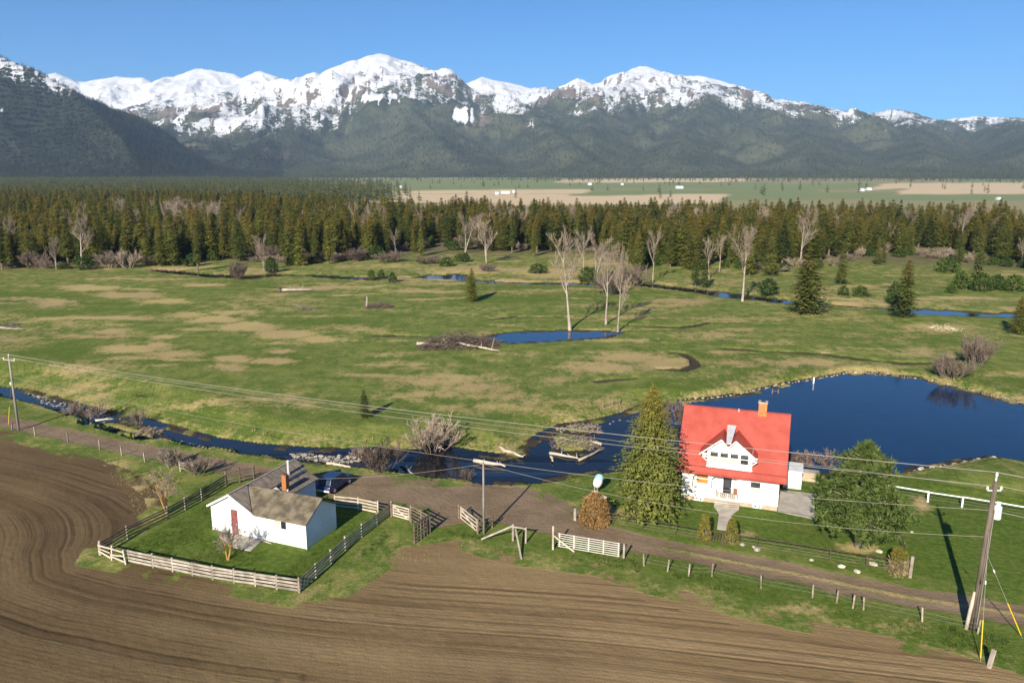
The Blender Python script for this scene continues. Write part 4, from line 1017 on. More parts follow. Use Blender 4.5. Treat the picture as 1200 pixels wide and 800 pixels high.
for i, (x, y) in enumerate(near):
    k = RT.randrange(6); hh, t, c, j = FIR[k]
    hgt = RT.triangular(9.5, 19.5, 15.5) * (0.85 if RT.random() < .2 else 1)
    s = hgt / hh; wd = s * RT.uniform(1.3, 1.8)
    lab = '%s %s fir in the %s rank of forest %s' % ('tall' if hgt > 16.3 else 'short' if hgt < 13 else 'middling', FL[k], row(x, y), place(x, y))
    if i < 150:
        put_parts('conifer_tree', (x, y, zn[i]), (wd, wd, s), [('trunk', t), ('crown', c)], lab, 'tree', FOREST)
    else:
        o = link('conifer_tree', j, None, (x, y, zn[i])); o.rotation_euler.z = RT.uniform(0, 6.28); o.scale = (wd, wd, s)
        tag(o, lab, 'tree', FOREST)

def scatter(name, pts, zs, scales, protos, kind='stuff', widen=1.15):
    me = bpy.data.meshes.new(name); me.from_pydata(np.stack([pts[:, 0], pts[:, 1], zs], 1).tolist(), [], [])
    a = me.attributes.new('sc', 'FLOAT', 'POINT'); a.data.foreach_set('value', np.asarray(scales, np.float32))
    o = link(name, me)
    ng = bpy.data.node_groups.new(name, 'GeometryNodeTree')
    ng.interface.new_socket('Geometry', in_out='INPUT', socket_type='NodeSocketGeometry'); ng.interface.new_socket('Geometry', in_out='OUTPUT', socket_type='NodeSocketGeometry')
    nn = ng.nodes; gi = nn.new('NodeGroupInput'); go = nn.new('NodeGroupOutput'); jn = nn.new('GeometryNodeJoinGeometry')
    for p in protos[::-1]:
        oi = nn.new('GeometryNodeObjectInfo'); oi.inputs['Object'].default_value = p; oi.inputs['As Instance'].default_value = True; oi.transform_space = 'ORIGINAL'
        ng.links.new(oi.outputs['Geometry'], jn.inputs[0])
    ip = nn.new('GeometryNodeInstanceOnPoints'); ng.links.new(gi.outputs[0], ip.inputs['Points']); ng.links.new(jn.outputs[0], ip.inputs['Instance'])
    ip.inputs['Pick Instance'].default_value = True
    ri = nn.new('FunctionNodeRandomValue'); ri.data_type = 'INT'; ri.inputs[4].default_value = 0; ri.inputs[5].default_value = len(protos) - 1
    ng.links.new(ri.outputs[2], ip.inputs['Instance Index'])
    rv = nn.new('FunctionNodeRandomValue'); rv.data_type = 'FLOAT_VECTOR'; rv.inputs[0].default_value = (0, 0, 0); rv.inputs[1].default_value = (0.05, 0.05, 6.283)
    ng.links.new(rv.outputs[0], ip.inputs['Rotation'])
    na = nn.new('GeometryNodeInputNamedAttribute'); na.data_type = 'FLOAT'; na.inputs[0].default_value = 'sc'
    cx = nn.new('ShaderNodeCombineXYZ'); mu = nn.new('ShaderNodeMath'); mu.operation = 'MULTIPLY'; mu.inputs[1].default_value = widen
    ng.links.new(na.outputs[0], mu.inputs[0]); ng.links.new(mu.outputs[0], cx.inputs[0]); ng.links.new(mu.outputs[0], cx.inputs[1]); ng.links.new(na.outputs[0], cx.inputs[2])
    ng.links.new(cx.outputs[0], ip.inputs['Scale'])
    ng.links.new(ip.outputs[0], go.inputs[0])
    md = o.modifiers.new('scatter', 'NODES'); md.node_group = ng
    return tag(o, kind=kind)
singles = [o for o in bpy.data.objects if o.name.startswith('conifer_tree') and o.type == 'MESH']
protos = []
for k in range(6):
    for o in singles:
        if o.data == FIR[k][3]: protos.append(o); break
rg = np.random.default_rng(9)
scatter('conifer_forest', rest, land(rest[:, 0], rest[:, 1]), rg.triangular(.55, .95, 1.2, len(rest)), protos, widen=1.5)
# bare poplars among the conifers
BARE = 'bare poplars scattered through the valley forest'
pk = rest[(rest[:, 1] < 430)]; pk = pk[rg.permutation(len(pk))][:85]
for x, y in pk:
    hh, t, c = COT[RT.randrange(4)]; s = RT.uniform(.72, .98)
    put_parts('bare_tree', (x, y, gz(x, y)), (s, s, s), [('trunk', t), ('crown', c)], 'bare pale poplar among the dark firs ' + place(x, y), 'tree', BARE)
pk = forest_points(12000, 61); q = 600 + F_PX * pk[:, 0] / pk[:, 1]
pk = pk[(q > 130) & (q < 265) & (pk[:, 1] > 420) & (pk[:, 1] < 560)][:36]
for x, y in pk:
    hh, t, c = COT[RT.randrange(4)]; s = RT.uniform(.75, .95)
    put_parts('bare_tree', (x, y, 0), (s * 1.3, s * 1.3, s), [('trunk', t), ('crown', c)], 'pale bare tree of the grove deep in the valley forest', 'tree', 'pale bare grove deep in the forest')
# undergrowth along the forest edge
US = 'bare thickets along the forest edge'
ex = np.interp(np.arange(0, 1200, 13), EDGE_X, EDGE_Y)
for i, x in enumerate(range(0, 1200, 13)):
    y = ex[i] + RT.uniform(-3, 2.5); xx = x + RT.uniform(-6, 6)
    if RT.random() < .42: shrub_at(xx, y, y - RT.uniform(7, 15), RT.uniform(12, 24), RT.randrange(3), 'brown leafless thicket at the forest foot ' + next(l for m_, l in PLACES if xx < m_), RT.choice(('purple', 'tan', 'tan')), US)
    else: bush_at(xx, y, y - RT.uniform(7, 14), RT.uniform(10, 17), RT.randrange(3), 'young evergreen bush at the forest foot ' + next(l for m_, l in PLACES if xx < m_), 'young evergreens along the forest edge')

# far tree lines and the wooded slopes
t, c = conifer(18, 3.4, 200, 9, 6, 2, .04, .8, .3, 2.6)
far1 = joined(t, c).mesh('far_conifer', [M['bark'], M['far_fir']])
t, c = conifer(16, 3.6, 201, 8, 6, 2, .06, .7, .3, 2.7)
far2 = joined(t, c).mesh('far_conifer', [M['bark'], M['far_fir']])
fo = []
for k, (x, y) in enumerate([(P(700, 216).x, P(700, 216).y), (P(1050, 215).x, P(1050, 215).y)]):
    o = link('far_conifer', (far1, far2)[k], None, (x, y, 0)); tag(o, ('lone dark conifer among the distant fields', 'dark conifer beside the distant wheat-coloured field')[k], 'tree'); fo.append(o)
n = 9000
fx = rg.uniform(-150, 1350, n); yv = rg.uniform(1000, 4300, n); X = (fx - 600) / F_PX * yv
foot = np.interp(fx, [-200, 0, 150, 260, 420, 560, 700, 850, 1000, 1200, 1400], [2300, 2500, 2700, 3300, 3500, 3700, 3300, 3400, 3500, 3300, 3300])
py = HOR + CAM_H * F_PX / yv
dens = sstep(foot * .70, foot * .97, np.hypot(X, yv)) * (.25 + .9 * (fbm(X / 240, yv / 240, 3, 33) > .5)) + .035
dens = np.where(fx < 330, np.maximum(dens, .8 * sstep(430, 300, fx)), dens)
k = (rg.uniform(0, 1, n) < dens) & (np.hypot(X, yv) < foot + 100)
n2_ = 26000; fx2 = rg.uniform(-160, 520, n2_); y2 = 800 + 1900 * rg.uniform(0, 1, n2_) ** 1.3; X2 = (fx2 - 600) / F_PX * y2
k2 = (rg.uniform(0, 1, n2_) < sstep(470, 250, fx2 + 160 * (fbm(X2 / 150, y2 / 150, 3, 4) - .5))) & (fbm(X2 / 130, y2 / 130, 3, 37) > .34)
scatter('conifer_woodland', np.stack([X2[k2], y2[k2]], 1), np.zeros(k2.sum()), rg.uniform(.65, 1.1, k2.sum()), fo, widen=1.3)
scatter('valley_tree_belt', np.stack([X[k], yv[k]], 1), np.zeros(k.sum()), rg.uniform(.6, 1.1, k.sum()), fo)
mx, my, mh, msn, mrk, mr, mfoot, mfx = MT
sel = (mr < 8800) & (mh > 1) & (mh < 760) & (mfx > -60) & (mfx < 1260)
idx = np.nonzero(sel)[0]
wgt = (mr[idx] ** 1.0) * np.clip(1.05 - msn[idx] * 1.05, 0.0, 1) * np.clip(1 - .85 * mrk[idx], 0, 1) * sstep(760, 560, mh[idx])
o = link('far_conifer', far1.copy(), None, (P(182, 216).x, P(182, 216).y, 0)); o.data.materials[1] = M['shaded_fir']; tag(o, 'dark conifer at the foot of the steep shaded hill', 'tree'); fo2 = [o]
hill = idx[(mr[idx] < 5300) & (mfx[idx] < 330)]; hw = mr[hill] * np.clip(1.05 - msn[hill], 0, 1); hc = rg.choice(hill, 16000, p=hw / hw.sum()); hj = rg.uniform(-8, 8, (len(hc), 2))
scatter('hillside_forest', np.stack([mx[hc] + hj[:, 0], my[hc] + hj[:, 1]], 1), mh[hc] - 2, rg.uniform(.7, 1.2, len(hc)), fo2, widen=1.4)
wgt = wgt * np.where((mr[idx] < 5300) & (mfx[idx] < 330), 0.0, 1.0)
ch = rg.choice(idx, 36000, p=wgt / wgt.sum())
jit = rg.uniform(-9, 9, (len(ch), 2))
scatter('mountain_forest', np.stack([mx[ch] + jit[:, 0], my[ch] + jit[:, 1]], 1), mh[ch] - 2, rg.uniform(.7, 1.25, len(ch)), fo, widen=1.35)
# ------------------------------------------------------------------ the red-roofed house
def slab(mb, poly, thick, mi=0):
    """flat polygon (3D points) given thickness downwards"""
    n = len(mb.v); k = len(poly)
    mb.v += [tuple(p) for p in poly] + [(p[0], p[1], p[2] - thick) for p in poly]
    mb.f.append(tuple(range(n, n + k))); mb.f.append(tuple(range(n + k, n + 2 * k))[::-1]); mb.m += [mi, mi]
    for i in range(k):
        j = (i + 1) % k; mb.f.append((n + i, n + k + i, n + k + j, n + j)); mb.m.append(mi)

def window(parent, x0, x1, z0, z1, y, upper, lower, fr=.07, name='window', split=.5, depth=.05):
    """double-hung sash in a wall whose outside face is at y"""
    m = MB(); f = fr; zm = z0 + (z1 - z0) * split
    for a, b, c, d in ((x0 - f, x0, z0 - f, z1 + f), (x1, x1 + f, z0 - f, z1 + f), (x0, x1, z1, z1 + f), (x0, x1, z0 - f, z0), (x0, x1, zm - .035, zm + .035)):
        m.box(a, b, y - depth, y - .003, c, d, 0)
    m.box(x0, x1, y - .022, y - .004, zm + .035, z1, 1); m.box(x0, x1, y - .022, y - .004, z0, zm - .035, 2)
    return m.build(name, [M['white'], upper, lower], parent)

def build_house():
    h = thing('house', P(798, 584), math.radians(-19.44), 'white house with red metal roof and double-peaked dormer beside the pond', 'house')
    W, D = 9.73, 10.0
    m = MB(); m.box(.03, W - .03, .03, D - .03, -.4, .5); m.build('foundation', M['tanwall'], h)
    m = MB(); z0, z1 = .5, 3.6
    m.box(0, .15, 0, D, z0, z1); m.box(W - .15, W, 0, D, z0, z1); m.box(.15, W - .15, D - .15, D, z0, z1)
    m.box(.15, .95, .0, .15, z0, z1); m.box(5.95, 6.9, 0, .15, z0, z1); m.box(6.9, 7.95, 0, .15, z0, 1.66); m.box(6.9, 7.95, 0, .15, 2.84, z1); m.box(7.95, W - .15, 0, .15, z0, z1)
    m.box(6.9, 7.95, .15, .2, 1.6, 2.9)
    m.box(.95, 5.95, 0, .15, 3.02, z1)
    m.box(.15, 5.8, .85, 1.0, .72, z1); m.box(5.8, 5.95, .15, 1.0, .72, z1)
    for a in (0, W - .15): m.prism([(.002, z1), (D - .002, z1), (5, 8.6)], a, a + .15, 0, 'x')
    wall = m.build('wall', M['white'], h)
    m = MB(); m.box(.15, 5.8, .15, .85, .5, .72); m.build('porch_floor', M['concrete'], h)
    m = MB(); m.box(.95, 3.55, 0, .15, .5, 1.5); m.box(.93, 3.57, -.03, .18, 1.5, 1.56); m.build('porch_wall', M['white'], h)
    for x in (.95, 2.88, 5.81):
        m = MB(); m.box(x, x + .14, .003, .147, 1.56 if x < 3.5 else .72, 3.02); c = m.build('porch_column', M['white'], h)
        for sd in (-1, 1):
            if (x < 1 and sd < 0) or (x > 5 and sd > 0): continue
            xx = x + (.14 if sd > 0 else 0); b = MB()
            b.prism([(xx, 3.0), (xx + sd * .34, 3.0), (xx + sd * .26, 2.86), (xx + sd * .1, 2.74), (xx, 2.55)], .03, .12); b.build('bracket', M['white'], c)
    # stairs in the porch opening
    m = MB(); m.box(3.57, 5.93, -.02, .13, .47, .62); m.build('stair_riser', M['white'], h)
    for k in range(11):
        x = 3.6 + k * .212; s = MB(); s.box(x, x + .15, .02, .06, .62, 1.2); s.build('slat', M['bluegrey'] if k % 4 == 1 else M['concrete'], h)
    m = MB(); m.box(3.57, 5.93, -.0, .1, 1.2, 1.26); m.build('hand_rail', M['greywood'], h)
    for k in range(3):
        m = MB(); m.box(3.5, 6.0, -.35 - .3 * k, -.05 - .3 * k - (.0 if k else 0), -.1, .36 - .13 * k); m.build('step', M['concrete'], h)
    # openings
    window(h, 1.42, 2.62, 1.72, 2.92, .85, M['ochre'], M['ochre'], .08, split=.42)
    m = MB(); m.box(4.08, 5.12, .8, .847, .72, 2.95, 0); m.box(4.18, 5.02, .78, .8, .8, 2.85, 1); m.box(4.28, 4.92, .77, .78, 1.6, 2.7, 2)
    d = m.build('door', [M['white'], M['dark'], M['glass']], h); k = MB(); k.box(4.9, 4.96, .72, .77, 1.5, 1.62); k.build('handle', M['galv'], d)
    window(h, 6.96, 7.89, 1.72, 2.8, .15, M['glass'], M['blind'], .06, split=.42, depth=.1)
    for x in (1.35, 7.25):
        m = MB(); m.box(x, x + .95, -.03, .028, .06, .46, 0)
        for q in (.2, .58): m.box(x + q, x + q + .2, -.035, -.031, .2, .34, 1)
        m.build('crawl_vent', [M['white'], M['dark']], h)
    # roof
    m = MB()
    m.prism([(-.55, 3.35), (5, 8.9), (10.55, 3.35), (10.55, 3.18), (5, 8.72), (-.55, 3.18)], -.6, W + .6, 0, 'x')
    roof = m.build('roof', M['red_roof'], h)
    m = MB()
    for k in range(36):
        x = -.58 + k * .3125
        m.beam((x, -.54, 3.385), (x, 4.98, 8.905), .05, .06); m.beam((x, 10.54, 3.385), (x, 5.02, 8.905), .05, .06)
    tag(m.build('standing_seam', M['red_roof'], roof), kind='stuff')
    m = MB(); m.beam((-.62, 5, 8.91), (W + .62, 5, 8.91), .32, .06); m.build('ridge_cap', M['red_roof'], roof)
    for x in (-.64, W + .64):
        m = MB(); m.beam((x, -.55, 3.24), (x, 5, 8.79), .06, .2); m.beam((x, 10.55, 3.24), (x, 5, 8.79), .06, .2); m.build('rake_board', M['red_roof'], roof)
        for y in (.6, 2.0, 3.5, 6.5, 8.0):
            z = 3.9 + (y if y < 5 else 10 - y) - .55; b = MB(); s = 1 if x > 0 else -1
            b.beam((x, y, z + .05), (x - s * .6, y, z + .05), .1, .12); b.beam((x - s * .06, y, z), (x - s * .55, y, z - .5), .08, .08); b.build('bracket', M['white'], h)
    m = MB(); m.box(-.58, W + .58, -.575, -.552, 3.2, 3.36); m.build('eave_board', M['red_roof'], roof)
    m = MB(); m.box(7.1, 7.95, 4.6, 5.4, 8.0, 9.95, 0); m.box(7.04, 8.01, 4.54, 5.46, 9.95, 10.06, 1); m.box(7.3, 7.75, 4.8, 5.2, 10.06, 10.12, 2)
    m.build('chimney', [M['brick'], M['concrete'], M['dark']], roof)
    m = MB(); m.tube([(5.1, 4.85, 8.6), (5.1, 4.85, 9.05)], [.06, .06], 8); m.build('vent_pipe', M['galv'], roof)
    # dormer with two peaks
    m = MB(); m.prism([(2.46, 3.86), (6.97, 3.86), (6.97, 5.82), (5.28, 7.06), (4.56, 6.36), (3.84, 7.06), (2.46, 5.82)], 0.0, 1.6)
    dor = m.build('dormer', M['white'], h)
    for sgn, px_, ex in ((-1, 3.84, 1.69), (1, 5.28, 7.43)):
        m = MB(); f = -.42
        slab(m, [(px_, f, 7.2), (px_, 3.34, 7.2), (ex, 1.56, 5.44), (ex, f, 5.44)][::(1 if sgn < 0 else -1)], .1)
        slab(m, [(px_, f, 7.2), (4.56, f, 6.42), (4.56, 2.56, 6.42), (px_, 3.34, 7.2)][::(1 if sgn < 0 else -1)], .1)
        m.build('dormer_roof', M['red_roof'], dor)
        m = MB(); m.beam((ex - .02 * sgn * 0, f - .025, 5.36), (px_, f - .025, 7.12), .05, .12); m.beam((4.56, f - .025, 6.34), (px_, f - .025, 7.12), .05, .12); m.build('barge_board', M['white'], dor)
        x = 2.46 if sgn < 0 else 6.97
        for z in (5.1, 5.45):
            b = MB(); b.beam((x, -.3, z), (x + sgn * .5, -.3, z + .03), .1, .1); b.beam((x, -.3, z - .4), (x + sgn * .45, -.3, z), .08, .08); b.build('bracket', M['white'], dor)
        m = MB(); m.beam((x + sgn * .02, f, 5.42), (x + sgn * .46, f, 5.42), .5, .05); m.build('eave_return', M['white'], dor)
    m = MB(); slab(m, [(4.33, -.34, 6.76), (4.80, -.34, 6.76), (5.02, 3.55, 7.56), (4.1, 3.55, 7.56)], .06); m.build('valley_panel', M['galv'], dor)
    for k in range(4):
        x = 2.78 + 1.01 * k; window(dor, x, x + .76, 4.62, 5.62, 0, M['glass'], M['blind'] if k < 3 else M['glass'], .09)
    m = MB(); m.box(2.4, 7.03, -.05, -.003, 3.98, 4.06); m.build('sill_board', M['white'], dor)
    return h
HOUSE = build_house()
HM = Matrix.Translation(P(798, 584)) @ Matrix.Rotation(math.radians(-19.44), 4, 'Z')
def HL(x, y, z=0): return HM @ Vector((x, y, z))
def at_house(name, x, y, label, cat, z=0.0):
    return thing(name, HL(x, y, z), math.radians(-19.44), label, cat)

t = at_house('wooden_chair', 5.45, .36, 'small brown wooden chair on the porch beside the dark door', 'chair', .72)
m = MB(); m.box(-.2, .2, -.2, .2, .42, .46); m.build('seat', M['brownchair'], t)
m = MB(); m.box(-.2, .2, .17, .2, .46, .95); m.build('backrest', M['brownchair'], t)
for x in (-.18, .18):
    for y in (-.18, .18): m = MB(); m.box(x - .02, x + .02, y - .02, y + .02, 0, .42); m.build('leg', M['brownchair'], t)

t = at_house('cellar_entry', 10.16, 6.8, 'white box-shaped cellar entry with grey roof beside the red-roofed house', 'shed')
m = MB(); m.box(0, 1.85, 0, 1.9, -.3, 2.05); m.build('wall', M['white'], t)
m = MB(); slab(m, [(-.1, -.12, 2.1), (1.95, -.12, 2.1), (1.95, 2.0, 2.36), (-.1, 2.0, 2.36)], .1); m.build('roof', M['galv'], t)
m = MB(); m.box(.1, 1.75, -.03, -.003, .1, .18); m.build('sill_board', M['greywood'], t)
t = at_house('low_wall', 12.1, 9.6, 'low tan concrete wall between the cellar entry and the pine', 'wall')
m = MB(); m.box(0, 1.75, 0, 1.1, -.3, .95); m.build('wall', M['tanwall'], t)
m = MB(); m.box(-.03, 1.78, -.03, 1.13, .95, 1.0); m.build('cap', M['concrete'], t)
def ground_slab(name, poly, mat, z=.05, label=None, cat=None):
    m = MB(); slab(m, [(p[0], p[1], gz(p[0], p[1]) + z) for p in poly], .3)
    o = m.build(name, mat); return o
tag(ground_slab('concrete_pad', [HL(9.76, -.05), HL(13.3, -.68), HL(13.34, 5.95), HL(9.76, 5.9)], M['concrete']), kind='structure')
tag(ground_slab('front_walk', [HL(3.5, -1.0), HL(4.15, -2.6), HL(4.3, -6.3), HL(5.35, -6.3), HL(5.4, -2.6), HL(6.0, -1.0)], M['concrete']), kind='structure')

# ------------------------------------------------------------------ the white shed
SA = math.radians(-21.96)
SM = Matrix.Translation(P(250, 620)) @ Matrix.Rotation(SA, 4, 'Z')
def SL(x, y, z=0): return SM @ Vector((x, y, z))
def build_shed():
    h = thing('shed', P(250, 620), SA, 'white L-shaped outbuilding with grey shingle roof and dark red door in the fenced yard', 'shed')
    m = MB()
    m.prism([(0, -.3), (4.88, -.3), (4.88, 2.62), (2.44, 3.95), (0, 2.62)], 0, 4.78)
    m.prism([(0, -.3), (3.7, -.3), (3.7, 3.22), (2.44, 3.95), (0, 2.62)], 4.78, 9.7)
    m.prism([(3.7, -.3), (5.0, -.3), (5.0, 2.22), (3.7, 2.78)], 5.3, 9.7)
    m.prism([(0, -.3), (4.78, -.3), (4.78, 2.5), (2.39, 3.82), (0, 2.5)], 4.88, 10.9, 0, 'x')
    wall = m.build('wall', M['shedwhite'], h)
    m = MB(); T = .12; zr = 4.12; k = .558
    def zl(x): return zr - k * abs(x - 2.44)
    slab(m, [(2.44, -.3, zr), (2.44, 9.95, zr), (-.28, 9.95, zl(-.28)), (-.28, -.3, zl(-.28))], T)
    slab(m, [(2.44, -.3, zr), (5.1, -.3, zl(5.1)), (2.44, 2.36, zr)], T)
    slab(m, [(2.44, 2.42, zr), (3.85, 3.83, zl(3.85)), (3.85, 9.95, zl(3.85)), (2.44, 9.95, zr)], T)
    main = m.build('roof', M['shingle'], h)
    m = MB(); z2 = 4.0
    def zw(y): return z2 - k * abs(y - 2.39)
    slab(m, [(2.62, 2.39, z2), (5.18, -.27, zw(-.27)), (11.15, -.27, zw(-.27)), (11.15, 2.39, z2)], T)
    slab(m, [(2.62, 2.39, z2), (11.15, 2.39, z2), (11.15, 5.05, zw(5.05)), (5.1, 5.05, zw(5.05))], T)
    wing = m.build('wing_roof', M['shingle_moss'], h)
    m = MB(); slab(m, [(3.72, 5.1, 2.98), (5.25, 5.1, 2.32), (5.25, 10.0, 2.32), (3.72, 10.0, 2.98)], .1); lean = m.build('lean_roof', M['shingle'], h)
    r = random.Random(3)
    m = MB()
    for q in range(7):                                      # courses of shingles, each lying on the one below
        x = 2.52 + q * .2; y0 = 2.46 + q * .2
        n = 26
        for j in range(n):
            a = y0 + (9.95 - y0) * j / n; b = y0 + (9.95 - y0) * (j + 1) / n - .02; e = r.uniform(-.02, .03)
            slab(m, [(x, a, zl(x) + .012), (x + .2 + e, a, zl(x + .2 + e) + .04), (x + .2 + e, b, zl(x + .2 + e) + .04), (x, b, zl(x) + .012)], .025)
    tag(m.build('shingle_course', M['shingle'], main), kind='stuff')
    m = MB()
    for q in range(13):
        y = 2.33 - q * .2; x0 = 2.62 + (2.39 - y) * .963 + .06
        n = int((11.15 - x0) / .26)
        for j in range(n):
            a = x0 + (11.15 - x0) * j / n; b = x0 + (11.15 - x0) * (j + 1) / n - .02; e = r.uniform(-.02, .04)
            slab(m, [(a, y, zw(y) + .012), (b, y, zw(y) + .012), (b, y - .2 - e, zw(y - .2 - e) + .042), (a, y - .2 - e, zw(y - .2 - e) + .042)][::-1], .025)
    tag(m.build('shingle_course', M['shingle_moss'], wing), kind='stuff')
    m = MB()
    for q in range(7):
        x = 3.8 + q * .2; f = lambda v: 2.98 - .431 * (v - 3.72)
        for j in range(16):
            a = 5.12 + 4.86 * j / 16; b = 5.12 + 4.86 * (j + 1) / 16 - .02; e = r.uniform(-.02, .03)
            slab(m, [(x, a, f(x) + .01), (x + .2 + e, a, f(x + .2 + e) + .036), (x + .2 + e, b, f(x + .2 + e) + .036), (x, b, f(x) + .01)], .025)
    tag(m.build('shingle_course', M['shingle'], lean), kind='stuff')
    m = MB(); m.beam((-.26, -.32, zl(-.28) - .09), (2.44, -.32, zr - .09), .05, .16); m.beam((5.06, -.32, zl(5.06) - .09), (2.44, -.32, zr - .09), .05, .16); m.beam((-.3, -.3, zl(-.28) - .06), (-.3, 9.95, zl(-.28) - .06), .05, .14)
    m.build('barge_board', M['white'], main)
    m = MB(); m.beam((2.44, -.3, zr + .02), (2.44, 9.95, zr + .02), .2, .06); m.build('ridge_cap', M['greywood'], main)
    m = MB(); m.beam((2.7, 2.39, z2 + .03), (11.15, 2.39, z2 + .03), .2, .06); m.build('ridge_cap', M['shingle_moss'], wing)
    m = MB(); m.box(4.35, 4.85, 5.15, 5.65, 2.2, 4.35, 0); m.box(4.45, 4.75, 5.25, 5.55, 4.35, 4.4, 1); m.build('chimney', [M['brick'], M['dark']], h)
    m = MB(); m.tube([(3.55, 7.3, 3.1), (3.55, 7.3, 4.85)], [.13, .13], 12); m.lathe([(.13, 0), (.2, .04), (.2, .12), (.05, .2)], 12, (3.55, 7.3, 4.85)); m.build('flue_pipe', M['galv'], main)
    m = MB(); m.tube([(5.7, 4.3, 2.8), (5.7, 4.3, 3.35)], [.1, .1], 8); m.build('vent_pipe', M['galv'], wing)
    m = MB(); m.box(2.36, 3.1, -.05, -.003, .0, 2.5, 0)
    for q in range(3): m.box(2.45, 3.01, -.058, -.052, .15 + q * .8, .8 + q * .8, 1)
    d = m.build('door', [M['reddoor'], M['reddoor']], h); q = MB(); q.box(2.95, 3.02, -.11, -.058, 1.05, 1.15); q.build('handle', M['galv'], d)
    m = MB(); x0, x1, a, b = 7.5, 8.75, 1.55, 2.3
    for u in ((x0 - .07, x0, a - .07, b + .07), (x1, x1 + .07, a - .07, b + .07), (x0, x1, b, b + .07), (x0, x1, a - .07, a), (8.11, 8.17, a, b)): m.box(u[0], u[1], -.06, -.003, u[2], u[3], 0)
    w_ = m.build('window', M['white'], h)
    q = MB(); q.box(x0, 8.11, -.03, -.004, a, b); q.build('pane', M['blind'], w_); q = MB(); q.box(8.17, x1, -.03, -.004, a, b); q.build('pane', M['dark'], w_)
    m = MB(); m.box(10.903, 10.93, .02, 4.76, 1.18, 1.3); m.build('seam_board', M['shedwhite'], h)
    m = MB(); m.box(10.84, 10.95, -.05, -.003, -.1, 2.44); m.box(-.03, .08, -.05, -.003, -.1, 2.5); m.build('corner_board', M['white'], h)
    return h
build_shed()
for poly, l in (([(257, 629), (281, 624), (306, 634), (294, 646), (271, 641)], None), ([(282, 624.5), (300, 629), (318, 637), (307, 634)], None)):
    tag(ground_slab('flagstone', PL(poly), M['concrete'], .07), kind='structure')

# ------------------------------------------------------------------ the parked car behind the shed
def build_car():
    t = thing('parked_car', SL(5.0, 13.2), SA, 'dark blue pickup-sized car parked in the shadow behind the white shed', 'car')
    m = MB(); m.prism([(-2.3, .42), (-2.3, .95), (-2.2, 1.02), (-1.0, 1.05), (1.1, 1.03), (2.1, .98), (2.3, .85), (2.3, .42)], -.9, .9, 0, 'x')
    body = m.build('body', M['carblue'], t)
    bv = body.modifiers.new('bevel', 'BEVEL'); bv.width = .08; bv.segments = 3
    m = MB(); m.prism([(-2.05, 1.03), (-1.8, 1.62), (-1.5, 1.72), (.3, 1.72), (.65, 1.64), (1.25, 1.03)], -.8, .8, 0, 'x'); c = m.build('cabin', M['carblue'], t)
    bv = c.modifiers.new('bevel', 'BEVEL'); bv.width = .07; bv.segments = 3
    m = MB(); m.face([(-.68, -1.99, 1.15), (.68, -1.99, 1.15), (.62, -1.83, 1.56), (-.62, -1.83, 1.56)]); m.v = [(x, y - .03, z) for x, y, z in m.v]; m.build('window', M['glass'], c)
    for s in (-1, 1):
        m = MB(); m.box(s * .81 - .012, s * .81 + .012, -1.4, -.3, 1.14, 1.58); m.build('window', M['glass'], c)
        m = MB(); m.box(s * .81 - .012, s * .81 + .012, -.2, .6, 1.14, 1.56); m.build('window', M['glass'], c)
        m = MB(); m.box(s * .72 - .13, s * .72 + .13, -2.34, -2.28, .74, .95); m.build('tail_light', M['reddoor'], t)
        m = MB(); m.box(s * .7 - .16, s * .7 + .16, 2.27, 2.33, .68, .84); m.build('headlight', M['lamp'], t)
        for y in (-1.4, 1.45):
            m = MB(); n = [(.0, 0)]
            pr = MB(); pr.lathe([(.22, -.11), (.34, -.1), (.36, -.05), (.36, .05), (.34, .1), (.22, .11)], 18)
            pr.v = [(s * .84 + z, y + x, .36 + yy) for x, yy, z in pr.v]; wo = pr.build('wheel', M['tyre'], t)
            pr = MB(); pr.lathe([(.05, -.118), (.21, -.112), (.21, .112), (.05, .118)], 14); pr.v = [(s * .84 + z, y + x, .36 + yy) for x, yy, z in pr.v]; pr.build('rim', M['galv'], wo)
    m = MB(); m.box(-.88, .88, -2.4, -2.3, .45, .62); m.build('bumper', M['bluegrey'], t)
build_car()

# ------------------------------------------------------------------ the white tank by the lane
b = G(699, 577)
t = thing('water_tank', b, 0.5, 'white tank with pale blue domed cap on short legs above the rusty orange shrub', 'tank')
ax = Vector((.45, .1, .88)).normalized(); ctr = Vector((-.1, 0, .75))
q = Vector((0, 0, 1)).rotation_difference(ax)
m = MB(); m.lathe([(.22, 0), (.42, .12), (.56, .45), (.6, .8), (.55, 1.1)], 20); m.v = [tuple(q @ Vector(v) + ctr) for v in m.v]; m.build('tank_body', M['tankwhite'], t, True)
m = MB(); m.lathe([(.552, 1.1), (.58, 1.16), (.56, 1.4), (.45, 1.62), (.25, 1.76), (.05, 1.8)], 20); m.v = [tuple(q @ Vector(v) + ctr) for v in m.v]; m.build('cap', M['tankblue'], t, True)
for a in (0.4, 2.5, 4.6): m = MB(); m.tube([(math.cos(a) * .25, math.sin(a) * .25, -.1), (math.cos(a) * .22 - .05, math.sin(a) * .22, .95)], [.06, .05], 6); m.build('leg', M['tanwall'], t)
t.scale = (.84, .84, .84)
